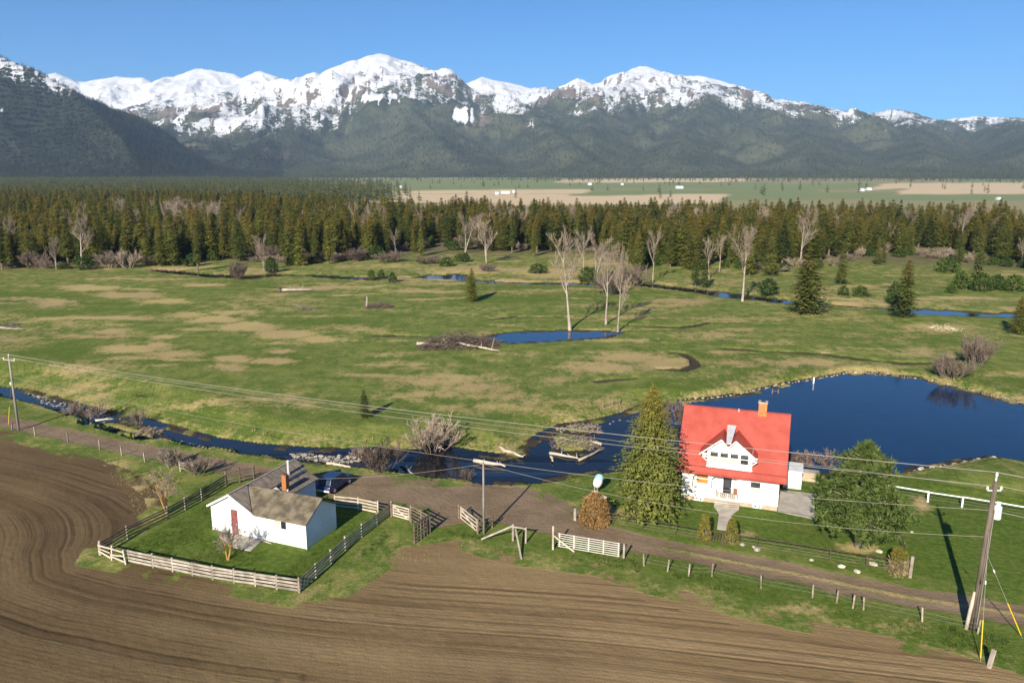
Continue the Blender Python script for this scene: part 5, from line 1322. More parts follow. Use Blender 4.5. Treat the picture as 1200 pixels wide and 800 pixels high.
# ------------------------------------------------------------------ fences and gates
def fence(pts, label, mat, posts=None, spacing=2.4, ph=1.25, boards=(.35, .7, 1.05), bh=.15, th=.035, pw=.14, name='board_fence', group=None, side=.09, wires=(), postmat=None, jit=.03, top=None, seed=1):
    """posts every few metres along a ground line, one object per post and per board"""
    r = random.Random(seed); base = Vector(pts[0]); t = thing(name, base, 0, label, 'fence', group)
    st = []
    for a, b in zip(pts[:-1], pts[1:]):
        n = max(1, round((Vector(b) - Vector(a)).length / spacing))
        st += [Vector(a).lerp(Vector(b), k / n) for k in range(n)]
    st.append(Vector(pts[-1]))
    for s in st: s.z = gz(s.x, s.y)
    for i, s in enumerate(st):
        m = MB(); l = Vector((r.uniform(-1, 1), r.uniform(-1, 1), 0)) * jit; hh = ph * r.uniform(.95, 1.08)
        p = s - base; m.beam(p - Vector((0, 0, .3)), p + l + Vector((0, 0, hh)), pw, pw, 0, (.3, .95, 0)); m.build('post', postmat or mat, t, fix=False)
    for a, b in zip(st[:-1], st[1:]):
        d = (b - a); n = Vector((-d.y, d.x, 0)).normalized() * side
        for z in boards:
            if jit > .1 and r.random() < .06: continue
            m = MB(); e = [Vector((0, 0, z + r.uniform(-jit, jit))) for _ in (0, 1)]
            m.beam(a - base - n + e[0] - d * .006, b - base - n + e[1] - d * .02, th, bh * r.uniform(.9, 1.1)); m.build('board', mat, t, fix=False)
        if top is not None:
            m = MB(); m.beam(a - base + Vector((0, 0, top)), b - base + Vector((0, 0, top)), .06, .06); m.build('rail', top_mat, t, fix=False)
    for z in wires:
        m = MB()
        for a, b in zip(st[:-1], st[1:]): m.tube([a - base + Vector((0, 0, z)), (a + b) / 2 - base + Vector((0, 0, z - .02)), b - base + Vector((0, 0, z))], [.009] * 3, 3, cap=False)
        m.build('wire', M['thinwire'], t, fix=False)
    return t
top_mat = M['darkmetal']
Q = lambda *pp: [G(*p) for p in pp]
yard = (.28, .58, .88, 1.16)
fence(Q((151, 659), (180, 665), (250, 679), (351, 694)), 'sunlit weathered board fence along the front of the shed yard', M['greywood'], ph=1.3, boards=yard, bh=.19, seed=2, spacing=2.3)
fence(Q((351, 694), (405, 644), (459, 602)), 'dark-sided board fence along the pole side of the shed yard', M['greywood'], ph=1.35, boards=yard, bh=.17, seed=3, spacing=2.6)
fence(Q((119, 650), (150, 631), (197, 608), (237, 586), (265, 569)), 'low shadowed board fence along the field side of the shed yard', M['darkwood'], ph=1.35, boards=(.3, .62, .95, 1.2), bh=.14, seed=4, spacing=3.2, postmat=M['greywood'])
fence(Q((117, 650), (131, 656), (148, 661)), 'sagging broken end of the yard fence at the field corner', M['palewood'], ph=1.3, boards=(.35, .7, 1.05), seed=5, jit=.14, spacing=1.6)
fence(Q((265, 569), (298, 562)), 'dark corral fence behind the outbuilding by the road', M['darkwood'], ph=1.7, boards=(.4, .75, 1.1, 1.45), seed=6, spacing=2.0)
fence(Q((212, 552), (229, 556)), 'leaning wooden gate panel left beside the road at the corner', M['palewood'], ph=1.2, boards=(.25, .55, .85, 1.1), bh=.12, seed=7, jit=.12, spacing=2.4)
fence(Q((393, 594), (420, 597), (443, 602)), 'sunlit board fence behind the shed facing the parked car', M['palewood'], ph=1.4, boards=(.25, .58, .9, 1.22), bh=.17, seed=8, spacing=2.4)

def gate(a, b, hgt, rails, label, mat, diag=None, bw=.14, th=.04, posts=True, name='wooden_gate', postmat=None, cross=False, z0=.2, ph=1.5, uprights=2):
    a = Vector(a); b = Vector(b); t = thing(name, a, 0, label, 'gate'); d = b - a
    up = Vector((0, 0, 1))
    if posts:
        for p in (Vector(), d): m = MB(); m.beam(p - up * .4 , p + up * ph, .17, .17, 0, (.3, .95, 0)); m.build('post', postmat or mat, t, fix=False)
    n = Vector((-d.y, d.x, 0)).normalized() * .03; i0, i1 = d * .06, d * .94
    for k in range(rails):
        z = z0 + (hgt - z0) * k / (rails - 1); m = MB(); m.beam(i0 + up * z, i1 + up * z, th, bw); m.build('rail', mat, t, fix=False)
    for k in range(uprights):
        f = .08 + .84 * k / max(1, uprights - 1); m = MB(); m.beam(d * f + up * (z0 - .05) + n * 1.4, d * f + up * (hgt + .05) + n * 1.4, .1 if th > .035 else .05, .03); m.build('upright', mat, t, fix=False)
    if diag:
        m = MB(); m.beam(d * .09 + up * (hgt if diag > 0 else z0) - n * 1.5, d * (.9 if not cross else .4) + up * (z0 if diag > 0 else hgt) - n * 1.5, .03, bw); m.build('brace', mat, t, fix=False)
    return t
gate(G(459, 605), G(481, 611), 1.3, 5, 'pale wooden gate with diagonal brace next to the yard corner', M['palewood'], 1, postmat=M['darkwood'])
gate(G(538, 607), G(560, 625), 1.35, 4, 'pale wooden gate with diagonal brace beside the middle utility pole', M['palewood'], 1, postmat=M['darkwood'])
gate(G(649, 641), G(731, 655), 1.45, 7, 'long silver metal farm gate standing by the lane', M['steel'], None, bw=.06, th=.05, name='metal_gate', uprights=5, postmat=M['greywood'], ph=1.5)
t = thing('leaning_brace', G(648, 642), 0, 'pale tall post and diagonal board at the hinge end of the metal gate', 'post')
m = MB(); m.beam((0, -.25, -.3), (0, -.25, 2.3), .17, .17, 0, (.3, .95, 0)); m.build('post', M['palewood'], t, fix=False)
m = MB(); m.beam((0, -.35, 1.45), (1.9, -.8, .05), .05, .15); m.build('brace', M['palewood'], t, fix=False)
# loading chute beside the gate
t = thing('cattle_chute', G(485, 636), 0, 'dark wooden cattle chute of upright bars and rails beside the yard gate', 'chute'); o = t.location
def V2(px, py, z=0): q = G(px, py); return Vector((q.x, q.y, q.z + z)) - o
for k in range(6):
    f = k / 5; p = V2(486, 637).lerp(V2(504, 624), f); m = MB(); m.beam(p - Vector((0, 0, .3)), p + Vector((0, 0, 1.75)), .13, .13, 0, (.3, .95, 0)); m.build('post', M['darkwood'], t, fix=False)
for z in (.35, .7, 1.05, 1.4, 1.7):
    m = MB(); m.beam(V2(486, 637, z), V2(504, 624, z), .04, .14); m.build('rail', M['darkwood'], t, fix=False)
    m = MB(); m.beam(V2(482, 612, z), V2(504, 624, z), .04, .14); m.build('rail', M['darkwood'], t, fix=False)
for q in ((482, 612), (494, 618)): m = MB(); m.beam(V2(*q, -.3), V2(*q, 1.9), .14, .14, 0, (.3, .95, 0)); m.build('post', M['darkwood'], t, fix=False)
m = MB(); m.beam(V2(485, 637, 1.9), V2(504, 624, 1.9), .1, .12); m.build('top_rail', M['darkwood'], t, fix=False)
# rails behind the gate at the pole
fence(Q((560, 625), (577, 618)), 'short dark rail fence between the pole and the gate', M['darkwood'], ph=1.3, boards=(.4, .8, 1.15), seed=9, spacing=2.2)
t = thing('brace_posts', G(601, 633), 0, 'weathered corner posts with a long slanting brace pole by the field edge', 'posts'); o = t.location
for a, b, w_ in (((601, 633, -.3), (601, 633, 1.65), .18), ((616, 636, -.3), (616, 636, 1.6), .15), ((564, 632, .05), (601, 633, 1.5), .13), ((611, 655, .0), (604, 634, 1.2), .15), ((601, 633, 1.4), (616, 636, 1.45), .12)):
    m = MB(); m.beam(V2(*a), V2(*b), w_, w_); m.build('post' if a[:2] == b[:2] else 'brace', M['greywood'], t, fix=False)
# white rail fence by the pond
fence(Q((1028, 578), (1087, 588), (1127, 594), (1170, 601), (1260, 616), (1360, 634)), 'white single-rail wooden fence on the lawn below the pond', M['white'], spacing=3.6, ph=1.15, boards=(1.12,), bh=.11, th=.07, pw=.16, side=0, seed=10, jit=.02, wires=(.4, .75))
# wire fence with iron rail in front of the house
fence(Q((674, 609), (718, 614), (752, 621), (791, 627), (830, 634)), 'dark iron rail and wire fence between the spruce lawn and the lane', M['darkmetal'], spacing=3.2, ph=1.15, boards=(), pw=.06, seed=11, top=1.1, wires=(.25, .5, .8), jit=.02)
fence(Q((848, 637), (887, 643), (929, 649.5), (972, 657), (1015, 664), (1061, 672)), 'dark iron rail and wire fence between the pine lawn and the lane', M['darkmetal'], spacing=3.2, ph=1.15, boards=(), pw=.06, seed=12, top=1.1, wires=(.25, .5, .8), jit=.02)
fence(Q((1063, 673), (1058, 650), (1052, 632), (1046, 618)), 'dark wire side fence running from the corner post towards the pine', M['darkwood'], spacing=2.6, ph=1.3, boards=(), pw=.12, seed=13, top=1.15, wires=(.4, .8), jit=.04)
gate(G(832, 634.5), G(847, 637), 1.05, 3, 'low iron garden gate across the end of the front walk', M['darkmetal'], None, bw=.035, th=.03, name='garden_gate', uprights=5, ph=1.15)
b = G(1066, 676); t = thing('corner_post', b, 0, 'stout grey corner post at the end of the garden fence', 'post')
m = MB(); m.beam((0, 0, -.3), (.05, 0, 1.95), .24, .24, 0, (.3, .95, 0)); m.build('post', M['greywood'], t, fix=False); m = MB(); m.beam((-.4, .3, -.3), (-.38, .3, 1.4), .17, .17, 0, (.3, .95, 0)); m.build('brace', M['darkwood'], t, fix=False)
b = G(674, 609); t = thing('corner_post', b, 0, 'short thick grey post beside the rusty orange shrub', 'post')
m = MB(); m.beam((0, 0, -.3), (0, 0, 1.25), .26, .26, 0, (.3, .95, 0)); m.build('post', M['greywood'], t, fix=False)
# line posts along the field side of the lane
fence(Q((755, 663), (782, 669), (807, 675), (834, 675), (892, 689), (952, 700), (980, 706), (999, 712), (1012, 714), (1081, 728), (1145, 742)), 'sparse old wire fence of weathered posts along the field side of the lane', M['postwood'], spacing=3.4, ph=1.15, boards=(), pw=.12, seed=14, wires=(.45, .8), jit=.12)
fence(Q((-60, 488), (41, 510), (80, 518), (117, 527), (170, 541), (212, 552)), 'sparse old wire fence along the road above the ploughed corner', M['postwood'], spacing=4.6, ph=1.2, boards=(), pw=.12, seed=15, wires=(.45, .8), jit=.1)
fence(Q((905, 461), (912, 460)), 'pair of old posts joined by rails on the far pond bank', M['darkwood'], spacing=2.2, ph=1.5, boards=(.7, 1.2), bh=.08, pw=.14, seed=16)
b = G(953, 449.5); t = thing('marker_post', b, 0, 'white post standing in the water at the far pond edge', 'post'); m = MB(); m.beam((0, 0, -1.0), (.05, 0, 1.1), .2, .2, 0, (.3, .95, 0)); m.build('post', M['white'], t, fix=False)
fence(Q((707, 477), (718, 474), (726, 472)), 'dark low posts in the meadow above the beaver pond', M['darkwood'], spacing=2.4, ph=1.0, boards=(.5,), bh=.08, seed=17)

# ------------------------------------------------------------------ utility poles and wires
def pole(px, py, ytop, label, mat, r0=.17, lean=(0, 0)):
    b = G(px, py); h = height_to(b, ytop); t = thing('utility_pole', b, 0, label, 'pole')
    m = MB(); m.tube([(0, 0, -.5), (lean[0] * .5, lean[1] * .5, h * .5), (lean[0], lean[1], h)], [r0, r0 * .85, r0 * .68], 10)
    m.build('pole', mat, t, True); return t, b, h
pl, bl, hl = pole(22, 504, 417, 'slim grey utility pole beside the road at the stream bend', M['polegrey'], .17)
m = MB(); m.beam((-.95, .3, hl - .55), (.95, -.3, hl - .55), .1, .12); m.build('crossarm', M['greywood'], pl, fix=False)
for x in (-.9, 0, .9): m = MB(); m.lathe([(.05, 0), (.09, .05), (.06, .12), (.08, .18), (.03, .26)], 8, (x, -x * .32, hl - (.49 if x else -.0))); m.build('insulator', M['tankwhite'], pl)
m = MB(); m.lathe([(.12, 0), (.12, .35)], 8, (-.15, -.1, hl * .62)); m.build('meter_box', M['tankwhite'], pl)
pm, bm_, hm = pole(567, 625, 541, 'short bare utility pole beside the wooden gate', M['polegrey'], .125)
m = MB(); m.beam((-.3, 0, hm - .2), (.3, 0, hm - .2), .08, .1); m.build('crossarm', M['darkwood'], pm, fix=False)
pr_, br, hr = pole(1139, 737, 563, 'tall brown leaning utility pole with grey transformer at the lane', M['polewood'], .25, (.28, .0))
m = MB(); m.tube([(.28, 0, hr), (.3, 0, hr + .35)], [.07, .05], 8); m.lathe([(.06, 0), (.11, .06), (.07, .14), (.1, .2), (.03, .3)], 8, (.3, 0, hr + .35)); m.build('insulator', M['tankwhite'], pr_)
m = MB(); m.beam((-.25, .0, hr - .75), (.75, .0, hr - .75), .1, .1); m.build('bracket', M['galv'], pr_, fix=False)
for x in (-.25, .75): m = MB(); m.lathe([(.05, 0), (.1, .06), (.06, .14), (.09, .2), (.03, .28)], 8, (x, 0, hr - .7)); m.build('insulator', M['tankwhite'], pr_)
m = MB(); m.lathe([(.24, 0), (.29, .04), (.29, .95), (.26, 1.02), (.1, 1.08)], 16, (.66, -.05, hr - 2.95)); tf = m.build('transformer', M['bluegrey'], pr_, False)
m = MB(); m.lathe([(.05, 0), (.08, .06), (.05, .12), (.07, .2), (.03, .3)], 8, (.6, -.05, hr - 1.87)); m.build('bushing', M['tankwhite'], tf)
m = MB(); m.beam((.28, -.02, hr - 2.4), (.45, -.04, hr - 2.4), .1, .3); m.build('mount', M['galv'], tf, fix=False)
m = MB(); m.tube([(-.45, .05, -.4), (-.28, .05, 1.6), (-.12, .05, 3.1)], [.15, .14, .12], 8); m.build('stub_pole', M['palewood'], pr_, True)
m = MB(); m.tube([(.24, -.14, .2), (.36, -.2, hr - 2.2)], [.03, .03], 6); m.build('conduit', M['polegrey'], pr_)

def guy(px, py, label, zt):
    e = G(px, py); t = thing('guy_wire', e, 0, label, 'guy wire'); a = Vector((0, 0, -.2)); b = Vector((br.x + .25, br.y, br.z + zt)) - e
    m = MB(); m.tube([a, b], [.016, .016], 5); m.build('wire', M['wire'], t); d = (b - a).normalized()
    m = MB(); m.tube([a + d * .5, a + d * 3.1], [.036, .036], 8); m.build('guard', M['yellow'], t)
    m = MB(); m.tube([a + d * 5.6, a + d * 5.85], [.05, .05], 8); m.build('insulator', M['tankwhite'], t)
guy(1149, 776, 'guy wire with yellow guard dropping straight in front of the tall pole', 8.4)
guy(1200, 748, 'guy wire with yellow guard slanting to the edge of the photo', 6.4)
t = thing('leaning_post', G(1158, 782), 0, 'short grey post leaning beside the yellow guy guard', 'post'); m = MB(); m.beam((0, 0, -.3), (.32, .1, 1.35), .24, .2); m.build('post', M['greywood'], t, fix=False)

def wire(a, b, sag, label, rad=.022, n=28, group=None):
    a = Vector(a); b = Vector(b); m = MB(); pts = []
    for i in range(n + 1):
        f = i / n; p = a.lerp(b, f); p.z -= sag * 4 * f * (1 - f); pts.append(p - a)
    m.tube(pts, [rad] * (n + 1), 5)
    o = m.build('power_line', M['wire'], None, fix=False); o.location = a
    return tag(o, label, 'wire', group)
LT = lambda x, dz: Vector((bl.x + x, bl.y - .32 * x, bl.z + hl + dz))
RTp = lambda x, dz: Vector((br.x + x, br.y, br.z + hr + dz))
PRW = 'power lines between the poles'
wire(LT(0, .2), RTp(.3, .65), .9, 'topmost power line from the stream pole to the tip of the tall pole', .026)
wire(LT(.9, -.3), RTp(.75, -.45), 1.0, 'second power line from the crossarm to the bracket of the tall pole', .02)
wire(LT(-.9, -.3), RTp(-.25, -.45), .35, 'power line from the outer crossarm end to the bracket of the tall pole', .014)
wire(Vector((bl.x, bl.y, bl.z + hl * .72)), Vector((bm_.x, bm_.y, bm_.z + hm + .05)), .7, 'lower line from the stream pole to the short middle pole', .014)
wire(Vector((bm_.x, bm_.y, bm_.z + hm + .05)), RTp(.2, -2.3), .5, 'line from the short middle pole to the transformer of the tall pole', .017)
wire(Vector((bm_.x, bm_.y, bm_.z + hm - .2)), RTp(.15, -4.4), 1.35, 'sagging thin line above the house lawn from the middle pole', .014)
wire(Vector((bm_.x, bm_.y, bm_.z + hm - .2)), SL(5.1, 9.6, 2.4), .35, 'thin drop line from the middle pole to the shed', .012)
for x, dz, xx, r_, l in ((.3, .65, 0, .03, 'topmost line leaving the tall pole out of the photo'), (.75, -.45, 0, .022, 'bracket line leaving the tall pole out of the photo'), (.2, -2.3, 0, .02, 'transformer line leaving the tall pole out of the photo')):
    wire(RTp(x, dz), RTp(60 + x, dz - 1.0) + Vector((0, -29, 0)), .9, l, r_)
for x, dz, l in ((0, .2, 'topmost line arriving at the stream pole from outside the photo'), (.9, -.3, 'crossarm line arriving at the stream pole from outside the photo')):
    wire(LT(x, dz), LT(x - 62, dz) + Vector((0, 6, 0)), .9, l, .02)
m = MB(); e = G(10, 497); t = thing('guy_wire', e, 0, 'yellow-guarded guy wire beside the slim stream pole', 'guy wire'); b = Vector((bl.x, bl.y, bl.z + hl * .75)) - e
m.tube([(0, 0, -.2), b], [.014, .014], 4); m.build('wire', M['wire'], t); m = MB(); m.tube([(0, 0, 0), b * .36], [.05, .05], 6); m.build('guard', M['yellow'], t)

# ------------------------------------------------------------------ driftwood, stumps, stones
def log(p, q, r0, label, mat='palewood', name='log', snag=3, seed=1, cat='log'):
    p = Vector(p); q = Vector(q); r = random.Random(seed); m = MB(); d = q - p
    pts = [p + d * f + Vector((0, 0, r.uniform(-.03, .08))) + Vector((-d.y, d.x, 0)).normalized() * r.uniform(-.04, .04) * d.length for f in (0, .3, .6, .85, 1)]
    m.tube([x - p for x in pts], [r0, r0 * .9, r0 * .75, r0 * .55, r0 * .3], 8)
    for k in range(snag):
        f = r.uniform(.3, .95); b = d * f; e = Vector((r.uniform(-1, 1), r.uniform(-1, 1), r.uniform(.2, 1))).normalized() * d.length * r.uniform(.12, .25)
        m.tube([b, b + e], [r0 * .35, r0 * .1], 4)
    o = m.build(name, M[mat], None, True, False); o.location = p
    return tag(o, label, cat)
def LG(px, py, z=None):
    q = P(px, py, -.9 if z is None else z); 
    return Vector((q.x, q.y, max(gz(q.x, q.y), -1.0 if z is None else -9) + .15)) if z is None else q
log(LG(555, 540), LG(593, 546), .26, 'thick bleached log floating in the stream behind the middle pole', seed=1)
log(LG(585, 527), LG(613, 536), .24, 'bleached log resting against the grassy stream bank', seed=2)
log(LG(644, 531), LG(678, 537), .2, 'bleached log along the near edge of the beaver dam', seed=3)
log(LG(677, 539), LG(706, 527), .17, 'slanting pale pole across the end of the beaver dam', seed=4, snag=1)
log(LG(645, 535), LG(648, 541), .2, 'short white log sticking out of the water below the dam', seed=5, snag=0)
log(LG(705, 521), LG(690, 516), .2, 'short log on the dam nearest the spruce', seed=6, snag=2)
log(LG(384, 543), LG(413, 548), .24, 'curved pale log on the stones beside the parked car', seed=7)
log(LG(500, 519), LG(520, 527), .16, 'thin dead branch at the foot of the tan willow', seed=8)
log(LG(470, 540), LG(484, 556), .14, 'dark leaning branch over the stream by the purple shrub', 'greywood', seed=9)
log(LG(112, 493), LG(134, 491), .18, 'pale log at the edge of the stream island', seed=10)
a = G(328, 342); log(a + Vector((0, 0, .5)), G(368, 341) + Vector((0, 0, .4)), .42, 'long fallen trunk with upturned roots lying in the meadow', seed=11, snag=5)
t = thing('root_plate', a, .3, 'dark upturned root plate at the end of the fallen trunk', 'stump'); rr = random.Random(8); m = MB()
for k in range(14):
    an = k * .45; L = rr.uniform(.8, 1.6); m.tube([(0, 0, .8), (rr.uniform(-.3, .3), math.cos(an) * L * .5, .8 + math.sin(an) * L * .5), (rr.uniform(-.4, .4), math.cos(an) * L, max(.1, .8 + math.sin(an) * L))], [.28, .2, .06], 5)
m.build('roots', M['bark'], t, fix=False)
log(G(-6, 384) + Vector((0, 0, .2)), G(28, 387) + Vector((0, 0, .2)), .3, 'grey fallen log in the meadow at the photo edge', 'greywood', seed=12)
b = G(430, 359); t = thing('stump', b, 0, 'pale broken snag standing beside a low brush heap in the meadow', 'stump'); m = MB(); m.tube([(0, 0, -.2), (.05, 0, 1.2), (.1, .05, 2.6)], [.4, .28, .12], 8); m.build('trunk', M['pale_bark'], t, True)
def heap(px0, px1, py, wid, hgt, n, label, mat, seed, stick=2.6):
    a = G(px0, py); b = G(px1, py); c = (a + b) / 2; L = (b - a).length; r = random.Random(seed); m = MB()
    for k in range(n):
        u = r.uniform(-1, 1); v = r.uniform(-1, 1); e = max(0, 1 - u * u) * max(0, 1 - v * v)
        p = Vector((u * L / 2, v * wid / 2, r.random() * hgt * e)); d = Vector((r.uniform(-1, 1), r.uniform(-1, 1), r.uniform(-.05, .55))).normalized() * stick * r.uniform(.4, 1)
        m.tube([p - d * .5, p + d * .5 + Vector((0, 0, .1))], [.06 * r.uniform(.5, 1.5), .02], 3, cap=False)
    t = thing('brush_pile', c, 0, label, 'brush pile'); return m.build('branches', M[mat], t, fix=False)
heap(492, 585, 405, 8, 3.2, 800, 'long heap of dead brush beside the meadow pond', 'purple_twig', 21, 3.2)
log(G(489, 405) + Vector((0, 0, .4)), G(525, 407) + Vector((0, 0, .5)), .35, 'bleached log at the end of the long brush heap', seed=22)
log(G(535, 406) + Vector((0, 0, .7)), G(586, 412) + Vector((0, 0, .2)), .25, 'thin pale trunk along the front of the long brush heap', seed=23)
heap(428, 462, 360, 5, 1.5, 200, 'low brush heap beside the broken snag', 'purple_twig', 24, 2.4)
heap(345, 368, 362, 4, .7, 70, 'flat scatter of dead sticks in the meadow', 'grey_bark', 25, 1.8)
heap(645, 703, 522, 5, 1.1, 260, 'beaver dam of dead sticks in the dark water', 'tan_twig', 26, 1.8)
heap(668, 700, 503, 3, .7, 110, 'smaller stick mound behind the beaver dam', 'tan_twig', 27, 1.5)
heap(1092, 1120, 386, 5, .7, 70, 'pale scatter of driftwood by the creek pool', 'palewood', 28, 1.6)
heap(500, 530, 516, 3, .9, 120, 'tangle of dead branches under the tan willow', 'tan_twig', 29, 1.8)
heap(160, 186, 508, 3, .9, 120, 'tangle of dead roots on the stream island', 'tan_twig', 30, 1.6)
heap(0, 22, 382, 4, .8, 60, 'dim brush heap by the meadow edge of the photo', 'purple_twig', 31, 2.0)

def rock_mesh(seed, name='stone', mat='rock'):
    r = random.Random(seed); import bmesh
    bm = bmesh.new(); bmesh.ops.create_icosphere(bm, subdivisions=1, radius=1)
    for v in bm.verts: v.co *= r.uniform(.7, 1.15); v.co.z *= .65
    me = bpy.data.meshes.new(name); bm.to_mesh(me); bm.free(); me.materials.append(M[mat]); return me
RK = [rock_mesh(i) for i in range(5)]
def stones(pts, label, s0, s1, seed, zf=None, name='stone_edging'):
    r = random.Random(seed); base = Vector(pts[0]); base.z = 0; t = thing(name, base, 0, label, 'stones')
    for p in pts:
        x, y = p[0] + r.uniform(-.3, .3), p[1] + r.uniform(-.3, .3); s = r.uniform(s0, s1)
        o = link('stone', RK[r.randrange(5)], t, (x - base.x, y - base.y, gz(x, y) + s * .12)); o.scale = (s, s * r.uniform(.7, 1.3), s); o.rotation_euler = (0, 0, r.uniform(0, 6))
def along(poly, step, i0, i1, out=.45):
    res = []
    for a, b in zip(poly[i0:i1], poly[i0 + 1:i1 + 1]):
        L = (b - a).length; n = max(1, int(L / step)); nn = Vector((-(b - a).y, (b - a).x, 0)).normalized() * out
        res += [a.lerp(b, k / n) + nn for k in range(n)]
    return res
stones(along(POND, .62, 1, 12)[:290], 'line of small pale stones along the far pond shore', .1, .26, 3)
stones(along(POND, .75, 13, 19), 'pale stones round the grassy point of the pond', .14, .42, 4)
stones([G(x, y) for x, y in ((697, 578), (692, 580), (706, 581), (688, 583), (709, 582), (700, 583))], 'heap of pale boulders at the foot of the white tank', .25, .5, 5, name='boulders')
stones([G(x, y) for x, y in ((759, 599), (755, 600), (763, 602))], 'pale stones round the foot of the big spruce', .25, .45, 6, name='boulders')
stones([G(x, y) for x, y in ((1030, 645), (1069, 604), (1027, 661), (1002, 668), (880, 640), (868, 637), (1070, 622), (950, 656), (985, 664), (890, 644))], 'scattered white stones along the garden fence', .15, .4, 7, name='boulders')
def pebbles(name, zones, n, seed):
    rg = np.random.default_rng(seed); V = []; Fc = []
    base = np.array([v.co[:] for v in RK[0].vertices]); tri = np.array([p.vertices[:] for p in RK[0].polygons])
    cnt = 0
    for poly, share, s0, s1 in zones:
        pl = [PS(*q) for q in poly]; xs = [p.x for p in pl]; ys = [p.y for p in pl]; k = int(n * share)
        X = rg.uniform(min(xs), max(xs), k * 4); Y = rg.uniform(min(ys), max(ys), k * 4)
        d = poly_sd(X, Y, pl, 5); ok = (d > 0) & (rg.uniform(0, 1, k * 4) < .25 + 1.2 * fbm(X / 2.5, Y / 2.5, 2, 7) ** 2 * 0 + .4); X = X[ok][:k]; Y = Y[ok][:k]
        Z = np.maximum(land(X, Y), stream_level_v(X) - .05)
        for x, y, z in zip(X, Y, Z):
            s = rg.uniform(s0, s1) * (1 + 1.2 * (rg.random() < .08)); a = rg.uniform(0, 6.28); c_, s_ = math.cos(a) * s, math.sin(a) * s
            b = base * (rg.uniform(.7, 1.3), rg.uniform(.7, 1.3), 1); V.append(np.stack([b[:, 0] * c_ - b[:, 1] * s_ + x, b[:, 0] * s_ + b[:, 1] * c_ + y, b[:, 2] * s * .8 + z + .05], 1)); Fc.append(tri + cnt); cnt += len(b)
    me = bpy.data.meshes.new(name); me.from_pydata(np.concatenate(V).tolist(), [], np.concatenate(Fc).tolist()); me.materials.append(M['greyrock'])
    tag(link(name, me), kind='stuff')
pebbles('river_stones', [([(320, 531), (350, 527), (400, 530), (435, 532), (430, 545), (390, 546), (345, 541)], .19, .09, .26), ([(14, 456), (60, 463), (110, 478), (150, 489), (150, 496), (90, 489), (40, 474)], .34, .12, .28), ([(200, 512), (250, 520), (262, 528), (230, 529), (205, 523)], .16, .10, .24),
    ([(250, 517), (300, 524), (330, 527), (325, 531), (290, 529), (252, 523)], .12, .1, .22), ([(640, 500), (690, 496), (735, 487), (738, 494), (690, 508), (650, 512)], .10, .1, .22)], 1300, 5)

# dead and green grass tufts on banks, verges and along the fences
def tufts(name, zones, seed, mat):
    rg = np.random.default_rng(seed); V = []; cnt = 0
    for poly, n, h0, h1, thr in zones:
        pl = [G(*q) for q in poly]; xs = [p.x for p in pl]; ys = [p.y for p in pl]
        X = rg.uniform(min(xs), max(xs), n * 3); Y = rg.uniform(min(ys), max(ys), n * 3)
        ok = (poly_sd(X, Y, pl, 5) > 0) & (fbm(X / 3, Y / 3, 3, 13) > thr); X = X[ok][:n]; Y = Y[ok][:n]; Z = land(X, Y)
        wet = Z < -.9; X = X[~wet]; Y = Y[~wet]; Z = Z[~wet]
        for x, y, z in zip(X, Y, Z):
            for k in range(6):
                a = rg.uniform(0, 6.28); h = rg.uniform(h0, h1); w_ = h * .13; l = rg.uniform(.15, .7) * h; px_, py_ = x + rg.normal(0, .09), y + rg.normal(0, .09)
                V += [(px_ - math.sin(a) * w_, py_ + math.cos(a) * w_, z - .03), (px_ + math.sin(a) * w_, py_ - math.cos(a) * w_, z - .03), (px_ + math.cos(a) * l, py_ + math.sin(a) * l, z + h)]
    Fc = np.arange(len(V)).reshape(-1, 3).tolist(); me = bpy.data.meshes.new(name); me.from_pydata(V, [], Fc); me.materials.append(mat); tag(link(name, me), kind='stuff')
FARBANK = [(0, 440), (60, 450), (150, 470), (250, 495), (350, 508), (440, 510), (520, 510), (600, 512), (640, 490), (735, 468), (735, 482), (660, 495), (620, 518), (600, 534), (545, 527), (440, 526), (350, 525), (250, 513), (150, 487), (60, 464), (0, 453)]
tufts('dead_grass', [(FARBANK, 2600, .2, .5, .46), ([(430, 668), (480, 640), (545, 630), (700, 662), (800, 690), (900, 715), (1000, 735), (1150, 780), (1150, 792), (1000, 752), (900, 732), (800, 706), (700, 676), (600, 662), (480, 664), (445, 680)], 1500, .08, .2, .48),
    ([(100, 540), (150, 554), (200, 572), (190, 600), (150, 615), (140, 590), (120, 560)], 900, .06, .18, .40), ([(775, 470), (840, 462), (930, 444), (1000, 432), (1090, 438), (1200, 466), (1200, 472), (1083, 443), (993, 436), (923, 448), (838, 465), (790, 478)], 1500, .2, .5, .4),
    ([(110, 640), (150, 664), (350, 700), (345, 708), (240, 690), (130, 668), (100, 655)], 500, .15, .4, .45), ([(1000, 634), (1012, 634), (1016, 648), (995, 648)], 120, .1, .25, .2)], 3, M['hay'])
M['blade'] = foliage('grass_blade', (0.045, 0.085, 0.015), (0.12, 0.155, 0.035), None, 0, .6, .3)
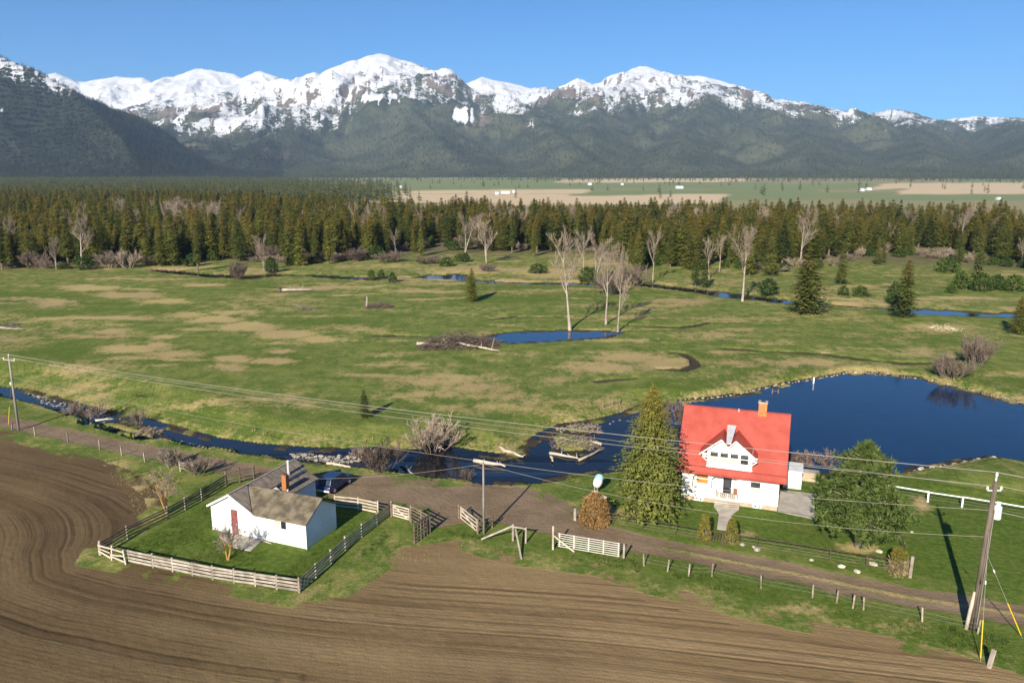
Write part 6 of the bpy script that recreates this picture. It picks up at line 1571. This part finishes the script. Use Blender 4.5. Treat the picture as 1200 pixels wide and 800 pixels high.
tufts('green_grass', [([(480, 612), (640, 630), (800, 662), (1000, 705), (1200, 745), (1200, 790), (1000, 735), (800, 690), (640, 655), (520, 632)], 3200, .1, .28, .42), ([(0, 503), (100, 528), (230, 560), (190, 590), (110, 542), (0, 508)], 1200, .1, .3, .42),
    ([(120, 650), (190, 610), (265, 570), (250, 620), (350, 645), (395, 618), (455, 600), (350, 690), (240, 672)], 2600, .06, .18, .42), ([(100, 655), (150, 668), (350, 704), (400, 690), (470, 630), (455, 606), (352, 696), (240, 680), (150, 662)], 1100, .1, .3, .42),
    ([(0, 478), (80, 496), (200, 528), (330, 545), (480, 560), (600, 572), (600, 568), (480, 556), (330, 542), (200, 523), (80, 490), (0, 470)], 1500, .12, .35, .4), ([(660, 590), (700, 606), (830, 632), (1060, 676), (1130, 690), (1200, 700), (1200, 690), (1060, 664), (830, 622), (700, 598)], 2200, .06, .2, .42)], 4, M['blade'])

# ------------------------------------------------------------------ far farmsteads on the plain
def farm(px, py, w_, d_, h_, label, wall, roof, rz=0.2):
    q = P(px, py); t = thing('farm_building', (q.x, q.y, 0), rz, label, 'building'); w_ *= .38; d_ *= .6; h_ *= .45
    m = MB(); m.box(-w_ / 2, w_ / 2, -d_ / 2, d_ / 2, -1, h_); m.prism([(-d_ / 2, h_), (d_ / 2, h_), (0, h_ + d_ * .3)], -w_ / 2, w_ / 2, 0, 'x'); m.build('wall', M['bluegrey'], t)
    m = MB(); m.prism([(-d_ / 2 - .5, h_ - .2), (0, h_ + d_ * .32), (d_ / 2 + .5, h_ - .2), (d_ / 2 + .5, h_ + .1), (0, h_ + d_ * .32 + .4), (-d_ / 2 - .5, h_ + .1)], -w_ / 2 - .4, w_ / 2 + .4, 0, 'x'); m.build('roof', M['bluegrey'], t)
for a in ((592, 227, 34, 9, 4, 'long white farm shed on the tan field behind the forest', 'white', 'galv'), (582, 228, 12, 8, 4, 'small white shed beside the long one behind the forest', 'white', 'galv'), (602, 226, 10, 8, 5, 'white barn end at the far side of the long white shed', 'white', 'galv'),
    (443, 222, 10, 8, 3, 'tiny white house left of the green field on the plain', 'white', 'galv'), (469, 220, 14, 8, 4, 'white barn on the edge of the green field', 'white', 'galv'), (691, 217, 22, 12, 6, 'white barn below the rocky foothill on the plain', 'white', 'galv'), (729, 217, 14, 10, 5, 'pale house next to the foothill barn', 'white', 'bluegrey'),
    (796, 221, 36, 12, 5, 'long pale barn among the distant trees', 'white', 'galv'), (1010, 224, 16, 10, 5, 'white farmhouse where the wheat-coloured field begins', 'white', 'galv'), (1018, 223, 22, 10, 5, 'white barn beside the wheat-coloured field', 'white', 'bluegrey'), (1170, 234, 12, 6, 3, 'white trailer in the dark green field near the photo edge', 'white', 'white'), (170, 213, 16, 10, 5, 'white house at the foot of the dark mountain', 'white', 'galv')):
    farm(*a)
# ------------------------------------------------------------------ haze: one closed box of even, thin air
def build_haze():
    mb = MB(); mb.box(-10500, 10500, -5300, 14800, -6.0, 1500)
    m = bpy.data.materials.new('haze'); m.use_nodes = True; nt = m.node_tree
    for n in list(nt.nodes):
        if n.type == 'BSDF_PRINCIPLED': nt.nodes.remove(n)
    v = nt.nodes.new('ShaderNodeVolumePrincipled')
    v.inputs['Color'].default_value = (0.46, 0.67, 1.0, 1)
    v.inputs['Density'].default_value = HAZE
    v.inputs['Anisotropy'].default_value = 0.0
    nt.links.new(v.outputs[0], nt.nodes['Material Output'].inputs['Volume'])
    tag(mb.build('haze', m), kind='stuff')
HAZE = 4.6e-5
build_haze()
